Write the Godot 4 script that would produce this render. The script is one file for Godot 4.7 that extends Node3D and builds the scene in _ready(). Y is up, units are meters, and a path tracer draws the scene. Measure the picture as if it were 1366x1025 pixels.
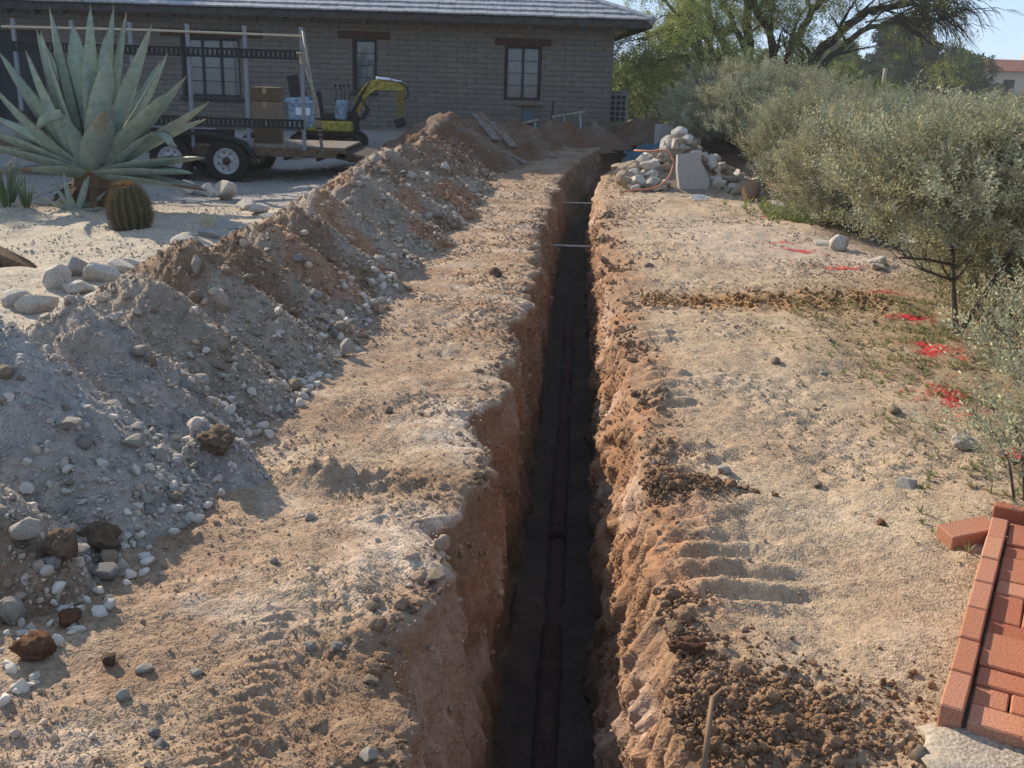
extends Node3D

const SUN := Vector3(-0.596, 0.454, -0.662)   # direction towards the sun: low, behind and to the left
const DEPTH := 1.02                           # trench floor below the ground

var rng := RandomNumberGenerator.new()
var used := {}
var M := {}
var n_big: FastNoiseLite
var n_med: FastNoiseLite
var n_small: FastNoiseLite
var n_fine: FastNoiseLite
var n_cell: FastNoiseLite
var n_edge: FastNoiseLite
var cones: Array = []
var mounds: Array = []
var wall_points: Array = []
var rocks: Array = []
var rubble: Array = []
var pebble_mesh: Array = []


# ---------------------------------------------------------------- helpers

func lin(r: float, g: float, b: float) -> Color:
	return Color(r, g, b).linear_to_srgb()


func numbered(called: String) -> String:
	var k: int = used.get(called, 0)
	used[called] = k + 1
	return called if k == 0 else "%s_%03d" % [called, k]


func tag(o: Node, label: String, category: String, group := "", kind := "") -> Node:
	if label: o.set_meta("label", label)
	if category: o.set_meta("category", category)
	if group: o.set_meta("group", group)
	if kind: o.set_meta("kind", kind)
	return o


func thing(called: String, label: String, category: String, at := Vector3.ZERO, turn := 0.0, group := "") -> Node3D:
	var o := Node3D.new()
	o.name = numbered(called)
	add_child(o, true)
	o.position = at
	o.rotation.y = turn
	tag(o, label, category, group)
	return o


func put(called: String, mesh: Mesh, mat: Material, parent: Node = null) -> MeshInstance3D:
	var o := MeshInstance3D.new()
	o.mesh = mesh
	o.material_override = mat
	o.cast_shadow = GeometryInstance3D.SHADOW_CASTING_SETTING_ON
	if parent == null or parent == self:
		o.name = numbered(called)
		add_child(o, true)
	else:
		var k := 0
		var nm := called
		while parent.has_node(NodePath(nm)):
			k += 1
			nm = "%s_%03d" % [called, k]
		o.name = nm
		parent.add_child(o, true)
	return o


func st(smooth := false) -> SurfaceTool:
	var s := SurfaceTool.new()
	s.begin(Mesh.PRIMITIVE_TRIANGLES)
	s.set_smooth_group(0 if smooth else -1)
	return s


func done(s: SurfaceTool, called: String, mat: Material, parent: Node = null) -> MeshInstance3D:
	s.generate_normals()
	return put(called, s.commit(), mat, parent)


func fin(s: SurfaceTool) -> ArrayMesh:
	s.generate_normals()
	return s.commit()


# a convex polygon whose front looks along out
func face(s: SurfaceTool, p: Array, out: Vector3) -> void:
	var n: Vector3 = (p[1] - p[0]).cross(p[2] - p[0])
	var flip := n.dot(out) > 0.0
	for k in range(1, p.size() - 1):
		s.add_vertex(p[0])
		s.add_vertex(p[k + 1] if flip else p[k])
		s.add_vertex(p[k] if flip else p[k + 1])


func box(s: SurfaceTool, c: Vector3, sz: Vector3, b := Basis(), bev := 0.0) -> void:
	var h := sz * 0.5
	var f := func(v: Vector3) -> Vector3: return c + b * v
	if bev <= 0.0:
		for ax in 3:
			for sg in [-1.0, 1.0]:
				var o := Vector3.ZERO; o[ax] = sg
				var u := (ax + 1) % 3; var w := (ax + 2) % 3
				var q := []
				for k in [[-1, -1], [1, -1], [1, 1], [-1, 1]]:
					var v := Vector3.ZERO
					v[ax] = sg * h[ax]; v[u] = k[0] * h[u]; v[w] = k[1] * h[w]
					q.append(f.call(v))
				face(s, q, b * o)
		return
	var cor := func(sx: Vector3, ax: int) -> Vector3:
		var v := Vector3.ZERO
		for k in 3: v[k] = sx[k] * (h[k] if k == ax else h[k] - bev)
		return c + b * v
	for ax in 3:
		for sg in [-1.0, 1.0]:
			var u := (ax + 1) % 3; var w := (ax + 2) % 3
			var q := []
			for k in [[-1, -1], [1, -1], [1, 1], [-1, 1]]:
				var v := Vector3.ZERO
				v[ax] = sg; v[u] = k[0]; v[w] = k[1]
				q.append(cor.call(v, ax))
			var o := Vector3.ZERO; o[ax] = sg
			face(s, q, b * o)
	for ax in 3:
		var u := (ax + 1) % 3; var w := (ax + 2) % 3
		for k in [[-1, -1], [1, -1], [1, 1], [-1, 1]]:
			var a := Vector3.ZERO; a[ax] = -1.0; a[u] = k[0]; a[w] = k[1]
			var e := a; e[ax] = 1.0
			var o := Vector3.ZERO; o[u] = k[0]; o[w] = k[1]
			face(s, [cor.call(a, u), cor.call(e, u), cor.call(e, w), cor.call(a, w)], b * o)
	for x in [-1.0, 1.0]:
		for y in [-1.0, 1.0]:
			for z in [-1.0, 1.0]:
				var v := Vector3(x, y, z)
				face(s, [cor.call(v, 0), cor.call(v, 1), cor.call(v, 2)], b * v)


func tube(s: SurfaceTool, pts: Array, rads: Array, sides := 8, caps := true) -> void:
	var rings := []
	var up := Vector3(0.31, 0.9, 0.17)
	for i in pts.size():
		var t: Vector3 = (pts[mini(i + 1, pts.size() - 1)] - pts[maxi(i - 1, 0)]).normalized()
		var a := t.cross(up)
		if a.length() < 0.05: a = t.cross(Vector3.RIGHT)
		a = a.normalized()
		var b := t.cross(a).normalized()
		up = a.cross(t)
		var r: float = rads[i] if i < rads.size() else rads[-1]
		var ring := []
		for k in sides:
			var g := TAU * k / sides
			ring.append(pts[i] + (a * cos(g) + b * sin(g)) * r)
		rings.append(ring)
	for i in pts.size() - 1:
		for k in sides:
			var k2 := (k + 1) % sides
			var mid: Vector3 = (rings[i][k] + rings[i][k2]) * 0.5 - pts[i]
			face(s, [rings[i][k], rings[i][k2], rings[i + 1][k2], rings[i + 1][k]], mid)
	if caps:
		face(s, rings[0], pts[0] - pts[1])
		face(s, rings[-1], pts[-1] - pts[-2])


# turned shape round the axis y of b: profile of Vector2(radius, height)
func lathe(s: SurfaceTool, prof: Array, sides: int, c: Vector3, b := Basis()) -> void:
	for i in prof.size() - 1:
		var p: Vector2 = prof[i]; var q: Vector2 = prof[i + 1]
		var nn := Vector2(q.y - p.y, p.x - q.x)
		for k in sides:
			var g := TAU * k / sides; var g2 := TAU * (k + 1) / sides
			var d := Vector3(cos(g), 0, sin(g)); var d2 := Vector3(cos(g2), 0, sin(g2))
			var dm := (d + d2).normalized()
			var out := dm * nn.x + Vector3.UP * nn.y
			var quad := []
			for v in [d * p.x + Vector3.UP * p.y, d2 * p.x + Vector3.UP * p.y, d2 * q.x + Vector3.UP * q.y, d * q.x + Vector3.UP * q.y]:
				quad.append(c + b * v)
			if p.x < 0.0005: quad.remove_at(1)
			elif q.x < 0.0005: quad.remove_at(3)
			face(s, quad, b * out)


func scatter(called: String, mesh: Mesh, mat: Material, xf: Array, cols: Array, parent: Node = null) -> MultiMeshInstance3D:
	var mm := MultiMesh.new()
	mm.transform_format = MultiMesh.TRANSFORM_3D
	mm.use_colors = cols.size() > 0
	mm.mesh = mesh
	mm.instance_count = xf.size()
	for i in xf.size():
		mm.set_instance_transform(i, xf[i])
		if cols.size(): mm.set_instance_color(i, cols[i])
	var o := MultiMeshInstance3D.new()
	o.multimesh = mm
	o.material_override = mat
	if parent == null or parent == self:
		o.name = numbered(called)
		add_child(o, true)
	else:
		var k := 0
		var nm := called
		while parent.has_node(NodePath(nm)):
			k += 1
			nm = "%s_%03d" % [called, k]
		o.name = nm
		parent.add_child(o, true)
	o.set_meta("kind", "stuff")
	return o


func noise(sd: int, freq: float, oct := 3, type := FastNoiseLite.TYPE_SIMPLEX_SMOOTH) -> FastNoiseLite:
	var n := FastNoiseLite.new()
	n.seed = sd
	n.noise_type = type
	n.frequency = freq
	n.fractal_octaves = oct
	n.fractal_type = FastNoiseLite.FRACTAL_FBM if oct > 1 else FastNoiseLite.FRACTAL_NONE
	return n


func mat(c: Color, rough := 0.9, extra := {}) -> StandardMaterial3D:
	var m := StandardMaterial3D.new()
	m.albedo_color = c
	m.roughness = rough
	m.metallic_specular = 0.3
	for k in extra: m.set(k, extra[k])
	return m


func triplanar(m: StandardMaterial3D, tex: Texture2D, scale: float, bump: Texture2D = null, cm := 0.0, world := true) -> StandardMaterial3D:
	m.albedo_texture = tex
	m.uv1_triplanar = true
	m.uv1_world_triplanar = world
	m.uv1_scale = Vector3.ONE * scale
	if bump:
		m.heightmap_enabled = true
		m.heightmap_texture = bump
		m.heightmap_scale = cm
	return m


func ss(a: float, b: float, x: float) -> float:
	var t := clampf((x - a) / (b - a), 0.0, 1.0)
	return t * t * (3.0 - 2.0 * t)


func path_at(tab: Array, x: float) -> float:
	if x <= tab[0].x: return tab[0].y
	for i in tab.size() - 1:
		if x <= tab[i + 1].x:
			return lerpf(tab[i].y, tab[i + 1].y, (x - tab[i].x) / (tab[i + 1].x - tab[i].x))
	return tab[-1].y


# grey picture mixed from seamless noises; each row: [noise, weight, invert]
func mixed(size: int, parts: Array, lo: float, hi: float, tint := Color.WHITE, tint2 := Color.WHITE) -> ImageTexture:
	var acc := PackedFloat32Array()
	acc.resize(size * size)
	for p in parts:
		var d: PackedByteArray = p[0].get_seamless_image(size, size).get_data()
		var w: float = p[1] / 255.0
		for i in acc.size(): acc[i] += d[i] * w
	var a := 1e9; var b := -1e9
	for x in acc:
		a = minf(a, x); b = maxf(b, x)
	var out := PackedByteArray()
	var colour := tint != Color.WHITE or tint2 != Color.WHITE
	out.resize(size * size * (3 if colour else 1))
	for i in acc.size():
		var t := (acc[i] - a) / (b - a)
		var v := lerpf(lo, hi, t)
		if colour:
			var c := tint.lerp(tint2, t)
			out[i * 3] = int(clampf(v * c.r, 0, 1) * 255); out[i * 3 + 1] = int(clampf(v * c.g, 0, 1) * 255); out[i * 3 + 2] = int(clampf(v * c.b, 0, 1) * 255)
		else:
			out[i] = int(clampf(v, 0, 1) * 255)
	return ImageTexture.create_from_image(Image.create_from_data(size, size, false, Image.FORMAT_RGB8 if colour else Image.FORMAT_L8, out))


# ---------------------------------------------------------------- shape of the land (d is the distance along the trench, -z)

func trench_mid(d: float) -> float:
	var c := 0.13 + 0.058 * (d - 2.7)
	if d > 15.5: c += 0.04 * (minf(d, 23.0) - 15.5) ** 2
	return c


func trench_fade(d: float) -> float:
	return ss(-1.6, -0.8, d) * (1.0 - ss(21.0, 22.0, d))


func lip_left(d: float) -> float:
	var e := 0.36 + n_edge.get_noise_2d(d * 1.1, 3.0) * 0.10 + n_edge.get_noise_2d(d * 6.0, 9.0) * 0.05 + n_edge.get_noise_2d(d * 22.0, 5.0) * 0.022
	e += 0.10 * exp(-((d - 2.75) / 0.28) ** 2) + 0.09 * exp(-((d - 3.55) / 0.22) ** 2) - 0.10 * exp(-((d - 2.25) / 0.18) ** 2)
	e += 0.09 * exp(-((d - 4.95) / 0.2) ** 2) - 0.05 * exp(-((d - 4.3) / 0.25) ** 2)
	return trench_mid(d) - e


func lip_right(d: float) -> float:
	var e := 0.36 - 0.05 * ss(6.0, 12.0, d) + n_edge.get_noise_2d(d * 1.0, 33.0) * 0.07 + n_edge.get_noise_2d(d * 5.0, 39.0) * 0.05 + n_edge.get_noise_2d(d * 24.0, 35.0) * 0.025
	return trench_mid(d) + e


func base_y(x: float, z: float) -> float:
	var d := -z
	var y := 0.46 * ss(15.8, 21.5, d) * ss(-6.0, -2.0, x + maxf(0.0, d - 20.5) * 8.0)
	y -= 0.08 * ss(-2.6, -4.2, x) * ss(11.5, 14.0, d)
	y -= 1.6 * ss(27.0, 60.0, d) * ss(2.0, 9.0, x + d * 0.1)
	y -= 0.10 * ss(3.0, 5.0, x) * (1.0 - ss(16.0, 20.0, d))
	return y


# tracks, ruts and lumps of the worked ground, metres
func relief(x: float, z: float) -> float:
	var d := -z
	var near := 1.0 - ss(10.0, 30.0, d)
	var y := n_big.get_noise_2d(x, z) * 0.045
	if d > 40.0: return y
	y += n_med.get_noise_2d(x, z) * 0.022
	if near > 0.0:
		var m := n_small.get_noise_2d(x, z)
		y += m * 0.013 * near * (0.4 + 1.2 * ss(-0.2, 0.3, n_big.get_noise_2d(x * 1.5 + 80.0, z * 1.5)))
		if d < 12.0:
			y += n_fine.get_noise_2d(x, z) * 0.007
	var u := x - trench_mid(d)
	if u > 0.0:
		# cleat prints of a digger's track along the right side
		var w := ss(0.42, 0.5, u) * (1.0 - ss(0.66, 0.74, u)) * ss(3.7, 4.2, d) * (1.0 - ss(6.8, 7.4, d))
		if w > 0.0:
			var mask := ss(-0.25, 0.25, n_big.get_noise_2d(x * 2.0 + 7.0, z * 2.2))
			var sw := sin((d + 0.03 * n_med.get_noise_2d(x, z) - 0.12 * u) * TAU / 0.165)
			y += w * mask * (0.028 * maxf(sw, -0.35))
		var w2 := ss(0.4, 0.5, u) * (1.0 - ss(0.75, 0.95, u)) * ss(2.9, 3.1, d) * (1.0 - ss(3.5, 3.7, d))
		if w2 > 0.0:
			y += w2 * 0.022 * sin((d + 0.05 * n_med.get_noise_2d(x, z)) * TAU / 0.15)
		# torn strip of loose brown dirt running off to the right
		var sd := d - (7.9 + 0.10 * (x - 1.0) + 0.12 * n_med.get_noise_2d(x * 0.5, 4.0))
		var w3 := exp(-(sd / 0.32) ** 2) * ss(0.8, 1.6, x) * (1.0 - ss(2.75, 3.05, x))
		if w3 > 0.01:
			y += w3 * (0.02 + 0.045 * n_cell.get_noise_2d(x * 1.3, z * 2.6) + 0.03 * sin(x * 18.0 + sd * 9.0))
		# berm of clods by the near right edge
		var w4 := exp(-((d - 2.35) / 0.33) ** 2) * exp(-((x - 0.72) / 0.38) ** 2)
		y += w4 * (0.05 + 0.03 * n_small.get_noise_2d(x * 1.3, z * 1.3) + 0.07 * n_cell.get_noise_2d(x * 1.4, z * 1.4))
		var w5 := exp(-((d - 4.02) / 0.10) ** 2) * exp(-((x - 0.72) / 0.2) ** 2)
		y += w5 * (0.05 + 0.05 * n_cell.get_noise_2d(x * 2.0, z * 2.0))
	else:
		# wheel ruts and tread prints on the path at the left
		var rx := path_at([Vector2(2.0, -0.50), Vector2(2.76, -0.52), Vector2(3.2, -0.6), Vector2(3.84, -0.68), Vector2(4.1, -0.64), Vector2(4.7, -0.5), Vector2(6.0, -0.25)], d)
		var q := absf(x - rx)
		if q < 0.07 and d < 5.2:
			y -= 0.014 * exp(-((q - 0.014) / 0.011) ** 2) + 0.011 * exp(-((q - 0.05) / 0.012) ** 2)
		var w6 := exp(-((x + 0.66) / 0.09) ** 2) * (1.0 - ss(2.75, 3.0, d))
		if w6 > 0.02:
			y += w6 * 0.011 * sin((d + 0.5 * absf(x + 0.66)) * TAU / 0.055)
		var w7 := exp(-((x + 0.75) / 0.3) ** 2) * exp(-((d - 4.05) / 0.07) ** 2)
		y += w7 * 0.05 * (1.0 + n_small.get_noise_2d(x, z))
		var w8 := exp(-((x + 0.38) / 0.16) ** 2) * exp(-((d - 4.0) / 0.14) ** 2)
		y += w8 * (0.035 + 0.04 * n_cell.get_noise_2d(x * 1.6, z * 1.6))
		var w9 := exp(-((x + 0.32) / 0.14) ** 2) * exp(-((d - 2.72) / 0.06) ** 2)
		y -= w9 * 0.06
	return y


func ground_y(x: float, z: float) -> float:
	return base_y(x, z) + relief(x, z)


func cone_y(list: Array, x: float, z: float) -> float:
	var best := -9.0
	for c in list:
		var dx: float = x - c[0]
		var dz: float = z - c[1]
		if absf(dx) > 3.0 or absf(dz) > 3.0: continue
		# stretched a little down towards the path, so that neighbours leave ribs
		var da: float = dx * 0.83 + dz * 0.55
		var db: float = dz * 0.83 - dx * 0.55
		var r := sqrt((da / c[3]) ** 2 + (db / c[4]) ** 2 + 0.006)
		var h: float = c[2] - 0.74 * (r - 0.077)
		if best < -8.0: best = h
		else:
			var k := 0.03
			var t := clampf(0.5 + 0.5 * (h - best) / k, 0.0, 1.0)
			best = lerpf(best, h, t) + k * t * (1.0 - t)
	return best


func heap_y(x: float, z: float) -> float:
	var h := cone_y(cones, x, z)
	if h < -0.5: return h
	h += n_med.get_noise_2d(x * 1.2 + 31.0, z * 1.2) * 0.05 + n_small.get_noise_2d(x * 0.8, z * 0.8 + 11.0) * 0.042 + n_cell.get_noise_2d(x * 0.9, z * 0.9) * 0.034
	h += n_fine.get_noise_2d(x, z) * 0.012
	return h


func mound_y(x: float, z: float) -> float:
	var h := cone_y(mounds, x, z)
	if h < -0.5: return h
	return h + n_med.get_noise_2d(x * 1.1 + 3.0, z * 1.1) * 0.10 + n_small.get_noise_2d(x * 0.7, z * 0.7) * 0.07


func top_y(x: float, z: float) -> float:
	var g := ground_y(x, z)
	var b := base_y(x, z)
	if x < 1.0 and z > -18.5 and z < -1.5:
		g = maxf(g, b + heap_y(x, z))
	if z < -16.0 and z > -22.0:
		g = maxf(g, b + mound_y(x, z))
	return g


func mixc(a: Color, b: Color, t: float) -> Color:
	return a.lerp(b, clampf(t, 0.0, 1.0))


const TAN := Color(0.325, 0.222, 0.150)
const PALE := Color(0.46, 0.362, 0.252)
const CHALK := Color(0.49, 0.40, 0.32)
const BROWN := Color(0.215, 0.136, 0.085)
const RUST := Color(0.36, 0.178, 0.090)
const YARD := Color(0.47, 0.405, 0.32)
const DRIVE := Color(0.31, 0.295, 0.28)
const DARKSOIL := Color(0.14, 0.095, 0.06)


func soil(x: float, z: float) -> Color:
	var d := -z
	var a := n_big.get_noise_2d(x * 1.7 + 50.0, z * 1.7)
	var b := n_med.get_noise_2d(x * 0.8 + 20.0, z * 0.8 - 9.0)
	var f := n_small.get_noise_2d(x * 0.9 - 5.0, z * 0.9)
	var u := x - trench_mid(d)
	var c: Color
	if u < 0.0:
		c = mixc(TAN, PALE, 0.2 + 0.6 * a)
		c = mixc(c, CHALK, ss(0.12, 0.6, b + 0.25 * f) * 0.5)
		c = mixc(c, BROWN, ss(0.12, 0.55, -b + 0.35 * f - 0.1) * 0.55)
		# streaks that the bucket dragged across the path farther off
		var s := n_med.get_noise_2d(x * 0.15 + 9.0, z * 1.6)
		c = mixc(c, CHALK, ss(0.05, 0.45, s) * 0.5 * ss(5.0, 8.0, d))
		c = mixc(c, RUST, ss(0.1, 0.5, -s) * 0.4 * ss(5.0, 8.0, d))
		# crushed pale caliche by the edge
		var w := exp(-((u + 0.52) / 0.24) ** 2) * (ss(3.0, 3.3, d) * (1.0 - ss(3.6, 3.85, d)) + ss(4.35, 4.5, d) * (1.0 - ss(5.0, 5.4, d)))
		c = mixc(c, CHALK, w * (0.9 + f))
		c = mixc(c, BROWN, exp(-((x + 0.38) / 0.2) ** 2) * exp(-((d - 4.02) / 0.17) ** 2) * 0.9)
		c = mixc(c, BROWN, exp(-((u + 0.5) / 0.3) ** 2) * (1.0 - ss(2.7, 3.0, d)) * (0.7 + f))
		c = mixc(c, YARD, ss(-2.3, -2.9, x) * (1.0 - ss(12.0, 13.5, d)))
		c = mixc(c, DRIVE, ss(-2.0, -2.8, x) * ss(12.0, 13.5, d))
	else:
		c = mixc(PALE, TAN, 0.35 + 0.5 * a)
		c = mixc(c, CHALK, ss(0.1, 0.6, b) * 0.35)
		# dug earth next to the edge
		var edge := 1.0 - ss(0.40, 0.78 + 0.15 * a, u)
		var dug := mixc(mixc(TAN, BROWN, 0.45), RUST, 0.25 + ss(-0.2, 0.4, b) * 0.55)
		c = mixc(c, dug, edge * (0.85 + 0.4 * f) * (1.0 - 0.4 * ss(9.0, 13.0, d)))
		var sd := d - (7.9 + 0.10 * (x - 1.0) + 0.12 * n_med.get_noise_2d(x * 0.5, 4.0))
		var w3 := exp(-(sd / 0.36) ** 2) * ss(0.8, 1.6, x) * (1.0 - ss(2.8, 3.1, x))
		c = mixc(c, Color(0.31, 0.175, 0.08), w3 * (0.9 + 0.5 * f))
		# grey gravelly patch towards the hedge, leaf litter below it
		c = mixc(c, CHALK, ss(1.4, 2.2, x) * ss(9.0, 10.0, d) * (1.0 - ss(12.0, 13.5, d)) * 0.7)
		c = mixc(c, Color(0.30, 0.23, 0.14), ss(1.9, 2.9, x + 0.2 * a) * (1.0 - ss(8.0, 9.5, d)) * 0.75)
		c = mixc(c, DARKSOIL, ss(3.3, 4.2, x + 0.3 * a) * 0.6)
		c = mixc(c, BROWN, exp(-((d - 2.3) / 0.36) ** 2) * exp(-((x - 0.7) / 0.42) ** 2) * 1.0)
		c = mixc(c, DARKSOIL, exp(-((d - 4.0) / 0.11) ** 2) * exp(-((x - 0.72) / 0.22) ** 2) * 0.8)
	if d > 15.0:
		c = mixc(c, mixc(BROWN, CHALK, 0.18 + 0.4 * b), ss(16.0, 19.0, d) * ss(-2.5, -1.0, x))
	if d > 23.0:
		c = mixc(c, Color(0.24, 0.21, 0.12), ss(23.0, 27.0, d))
	var v := 1.0 + 0.22 * f
	return Color(c.r * v, c.g * v, c.b * v)


func dug_wall(x: float, y: float, z: float) -> Color:
	var a := n_med.get_noise_3d(x * 0.6, y * 1.3, z * 0.35)
	var b := n_big.get_noise_3d(x * 2.0, y * 2.4, z * 1.1)
	var c := mixc(mixc(TAN, RUST, 0.65 + 0.5 * a), BROWN, ss(-0.1, 0.5, -b) * 0.8)
	c = mixc(c, Color(0.54, 0.40, 0.32), ss(0.10, 0.42, b + 0.35 * a) * 0.75)
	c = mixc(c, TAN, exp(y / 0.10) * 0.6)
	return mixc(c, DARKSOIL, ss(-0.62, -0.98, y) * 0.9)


func heap_soil(x: float, z: float) -> Color:
	var a := n_big.get_noise_2d(x * 1.2 - 17.0, z * 1.2 + 4.0)
	var b := n_med.get_noise_2d(x * 0.55 + 77.0, z * 0.55)
	var f := n_small.get_noise_2d(x * 0.8, z * 0.8 + 40.0)
	var c := mixc(Color(0.37, 0.315, 0.255), Color(0.27, 0.205, 0.145), 0.45 + 0.7 * b)
	c = mixc(c, BROWN, ss(0.02, 0.26, a + 0.3 * b) * 0.85)
	c = mixc(c, RUST, ss(0.05, 0.3, -a + 0.25 * b) * ss(5.0, 8.0, -z) * 0.75)
	c = mixc(c, Color(0.38, 0.365, 0.35), exp(-((z + 4.0) / 0.7) ** 2) * 0.7)
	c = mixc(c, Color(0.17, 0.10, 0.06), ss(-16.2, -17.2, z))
	var v := 1.0 + 0.25 * f
	return Color(c.r * v, c.g * v, c.b * v)


# a sheet of rows and columns of points, wound so that it looks up
func sheet(v: PackedVector3Array, c: PackedColorArray, rows: int, cols: int, keep = null) -> ArrayMesh:
	var n := PackedVector3Array()
	n.resize(v.size())
	for r in rows:
		var r0 := maxi(r - 1, 0) * cols
		var r1 := mini(r + 1, rows - 1) * cols
		for k in cols:
			var e := v[r * cols + mini(k + 1, cols - 1)] - v[r * cols + maxi(k - 1, 0)]
			var g := v[r1 + k] - v[r0 + k]
			n[r * cols + k] = e.cross(g).normalized()
	var idx := PackedInt32Array()
	for r in rows - 1:
		for k in cols - 1:
			var a := r * cols + k
			var b := a + 1
			var p := a + cols
			var q := p + 1
			if keep != null and not keep.call(a, b, p, q): continue
			idx.append_array([a, p, b, b, p, q])
	var arr := []
	arr.resize(Mesh.ARRAY_MAX)
	arr[Mesh.ARRAY_VERTEX] = v
	arr[Mesh.ARRAY_NORMAL] = n
	arr[Mesh.ARRAY_COLOR] = c
	arr[Mesh.ARRAY_INDEX] = idx
	var m := ArrayMesh.new()
	m.add_surface_from_arrays(Mesh.PRIMITIVE_TRIANGLES, arr)
	return m


func build_ground() -> void:
	var rows := PackedFloat32Array()
	var d := -60.0
	while d < -6.0: rows.append(d); d += 6.0
	while d < 1.5: rows.append(d); d += 0.15
	while d < 32.0: rows.append(d); d += maxf(0.012, 0.0056 * d)
	while d < 5000.0: rows.append(d); d *= 1.12
	var offs := PackedFloat32Array()
	var o := 0.0
	while o < 6.0: offs.append(o); o += 0.010 + 0.0125 * o
	while o < 5000.0: offs.append(o); o *= 1.16
	var nw := 36
	var nf := 12
	var no := offs.size()
	var cols := no * 2 + (nw - 1) * 2 + nf + 1
	var v := PackedVector3Array()
	var c := PackedColorArray()
	v.resize(rows.size() * cols)
	c.resize(rows.size() * cols)
	var i := 0
	for dd in rows:
		var z := -dd
		var fade := trench_fade(dd)
		var mid := trench_mid(dd)
		var ll := lip_left(dd)
		var lr := lip_right(dd)
		for k in range(no - 1, -1, -1):
			var x := ll - offs[k]
			v[i] = Vector3(x, ground_y(x, z) - 0.035 * fade * exp(-offs[k] / 0.05), z)
			c[i] = soil(x, z)
			i += 1
		var left := v[i - 1]
		var right := Vector3(lr, ground_y(lr, z) - 0.045 * fade, z)
		var dep := DEPTH * fade
		var fl := mid - 0.20 + 0.03 * n_edge.get_noise_2d(dd * 2.0, 71.0)
		var fr := mid + 0.24 + 0.03 * n_edge.get_noise_2d(dd * 2.0, 91.0)
		var slope_l := 0.5 + 0.4 * n_edge.get_noise_2d(dd * 1.4, 51.0)
		for k in range(1, nw):
			var t := float(k) / nw
			var y := lerpf(left.y, left.y - dep, t)
			var x := lerpf(left.x, fl, lerpf(t, 1.0 - pow(1.0 - t, 1.7), slope_l))
			var bump := n_med.get_noise_3d(x * 0.7, y * 0.7, z * 0.7) * 0.06 + n_small.get_noise_3d(x, y * 0.5, z) * 0.034 + n_cell.get_noise_3d(x, y * 0.4, z * 1.6) * 0.022 + n_fine.get_noise_3d(x, y, z) * 0.008
			bump += 0.010 * sin(z * 62.0 + 5.0 * n_med.get_noise_2d(z, y * 0.4)) * ss(-0.1, 0.3, n_big.get_noise_2d(z * 2.0, 60.0))
			var p := Vector3(x + bump * fade * minf(1.0, t * 6.0), y, z)
			v[i] = p
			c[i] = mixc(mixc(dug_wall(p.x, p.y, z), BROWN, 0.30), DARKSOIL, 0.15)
			if dd > 1.5 and dd < 14.0: wall_points.append([p, c[i], 1.0])
			i += 1
		for k in nf + 1:
			var t := float(k) / nf
			var x := lerpf(fl, fr, t)
			v[i] = Vector3(x, lerpf(left.y, right.y, t) - dep + fade * (0.07 * pow(absf(2.0 * t - 1.0), 3.0) - 0.02 + n_med.get_noise_2d(x * 0.8, z * 0.5) * 0.06 + n_small.get_noise_2d(x, z) * 0.03 + 0.075 * exp(-((dd - 4.75) / 0.22) ** 2) + 0.05 * exp(-((dd - 8.0) / 0.6) ** 2)), z)
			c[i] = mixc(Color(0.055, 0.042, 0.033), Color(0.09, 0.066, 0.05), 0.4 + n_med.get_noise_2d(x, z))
			i += 1
		for k in range(nw - 1, 0, -1):
			var t := float(k) / nw
			var y := lerpf(right.y, right.y - dep, t)
			var x := lerpf(right.x, fr, 1.0 - pow(1.0 - t, 1.9))
			var bump := n_med.get_noise_3d(x * 0.7 + 5.0, y * 0.7, z * 0.7) * 0.085 + n_small.get_noise_3d(x * 0.8, y * 0.7, z * 0.8) * 0.055 + n_cell.get_noise_3d(x * 1.3, y * 1.3, z * 1.3) * 0.03 + n_fine.get_noise_3d(x, y, z) * 0.014
			var p := Vector3(x + bump * fade * minf(1.0, t * 6.0), y, z)
			v[i] = p
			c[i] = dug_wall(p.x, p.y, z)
			if dd > 1.5 and dd < 14.0: wall_points.append([p, c[i], -1.0])
			i += 1
		for k in no:
			var x := lr + offs[k]
			v[i] = Vector3(x, ground_y(x, z) - 0.045 * fade * exp(-offs[k] / 0.10) - 0.03 * fade * exp(-offs[k] / 0.10) * n_small.get_noise_2d(x * 0.7, z * 0.7), z)
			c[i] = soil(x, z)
			i += 1
	var o3 := put("ground", sheet(v, c, rows.size(), cols), M.soil)
	tag(o3, "pale brown dirt ground cut by a long straight open trench", "ground", "", "structure")


func above(hh: PackedFloat32Array) -> Callable:
	return func(a: int, b: int, p: int, q: int) -> bool: return hh[a] > -0.085 or hh[b] > -0.085 or hh[p] > -0.085 or hh[q] > -0.085


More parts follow.
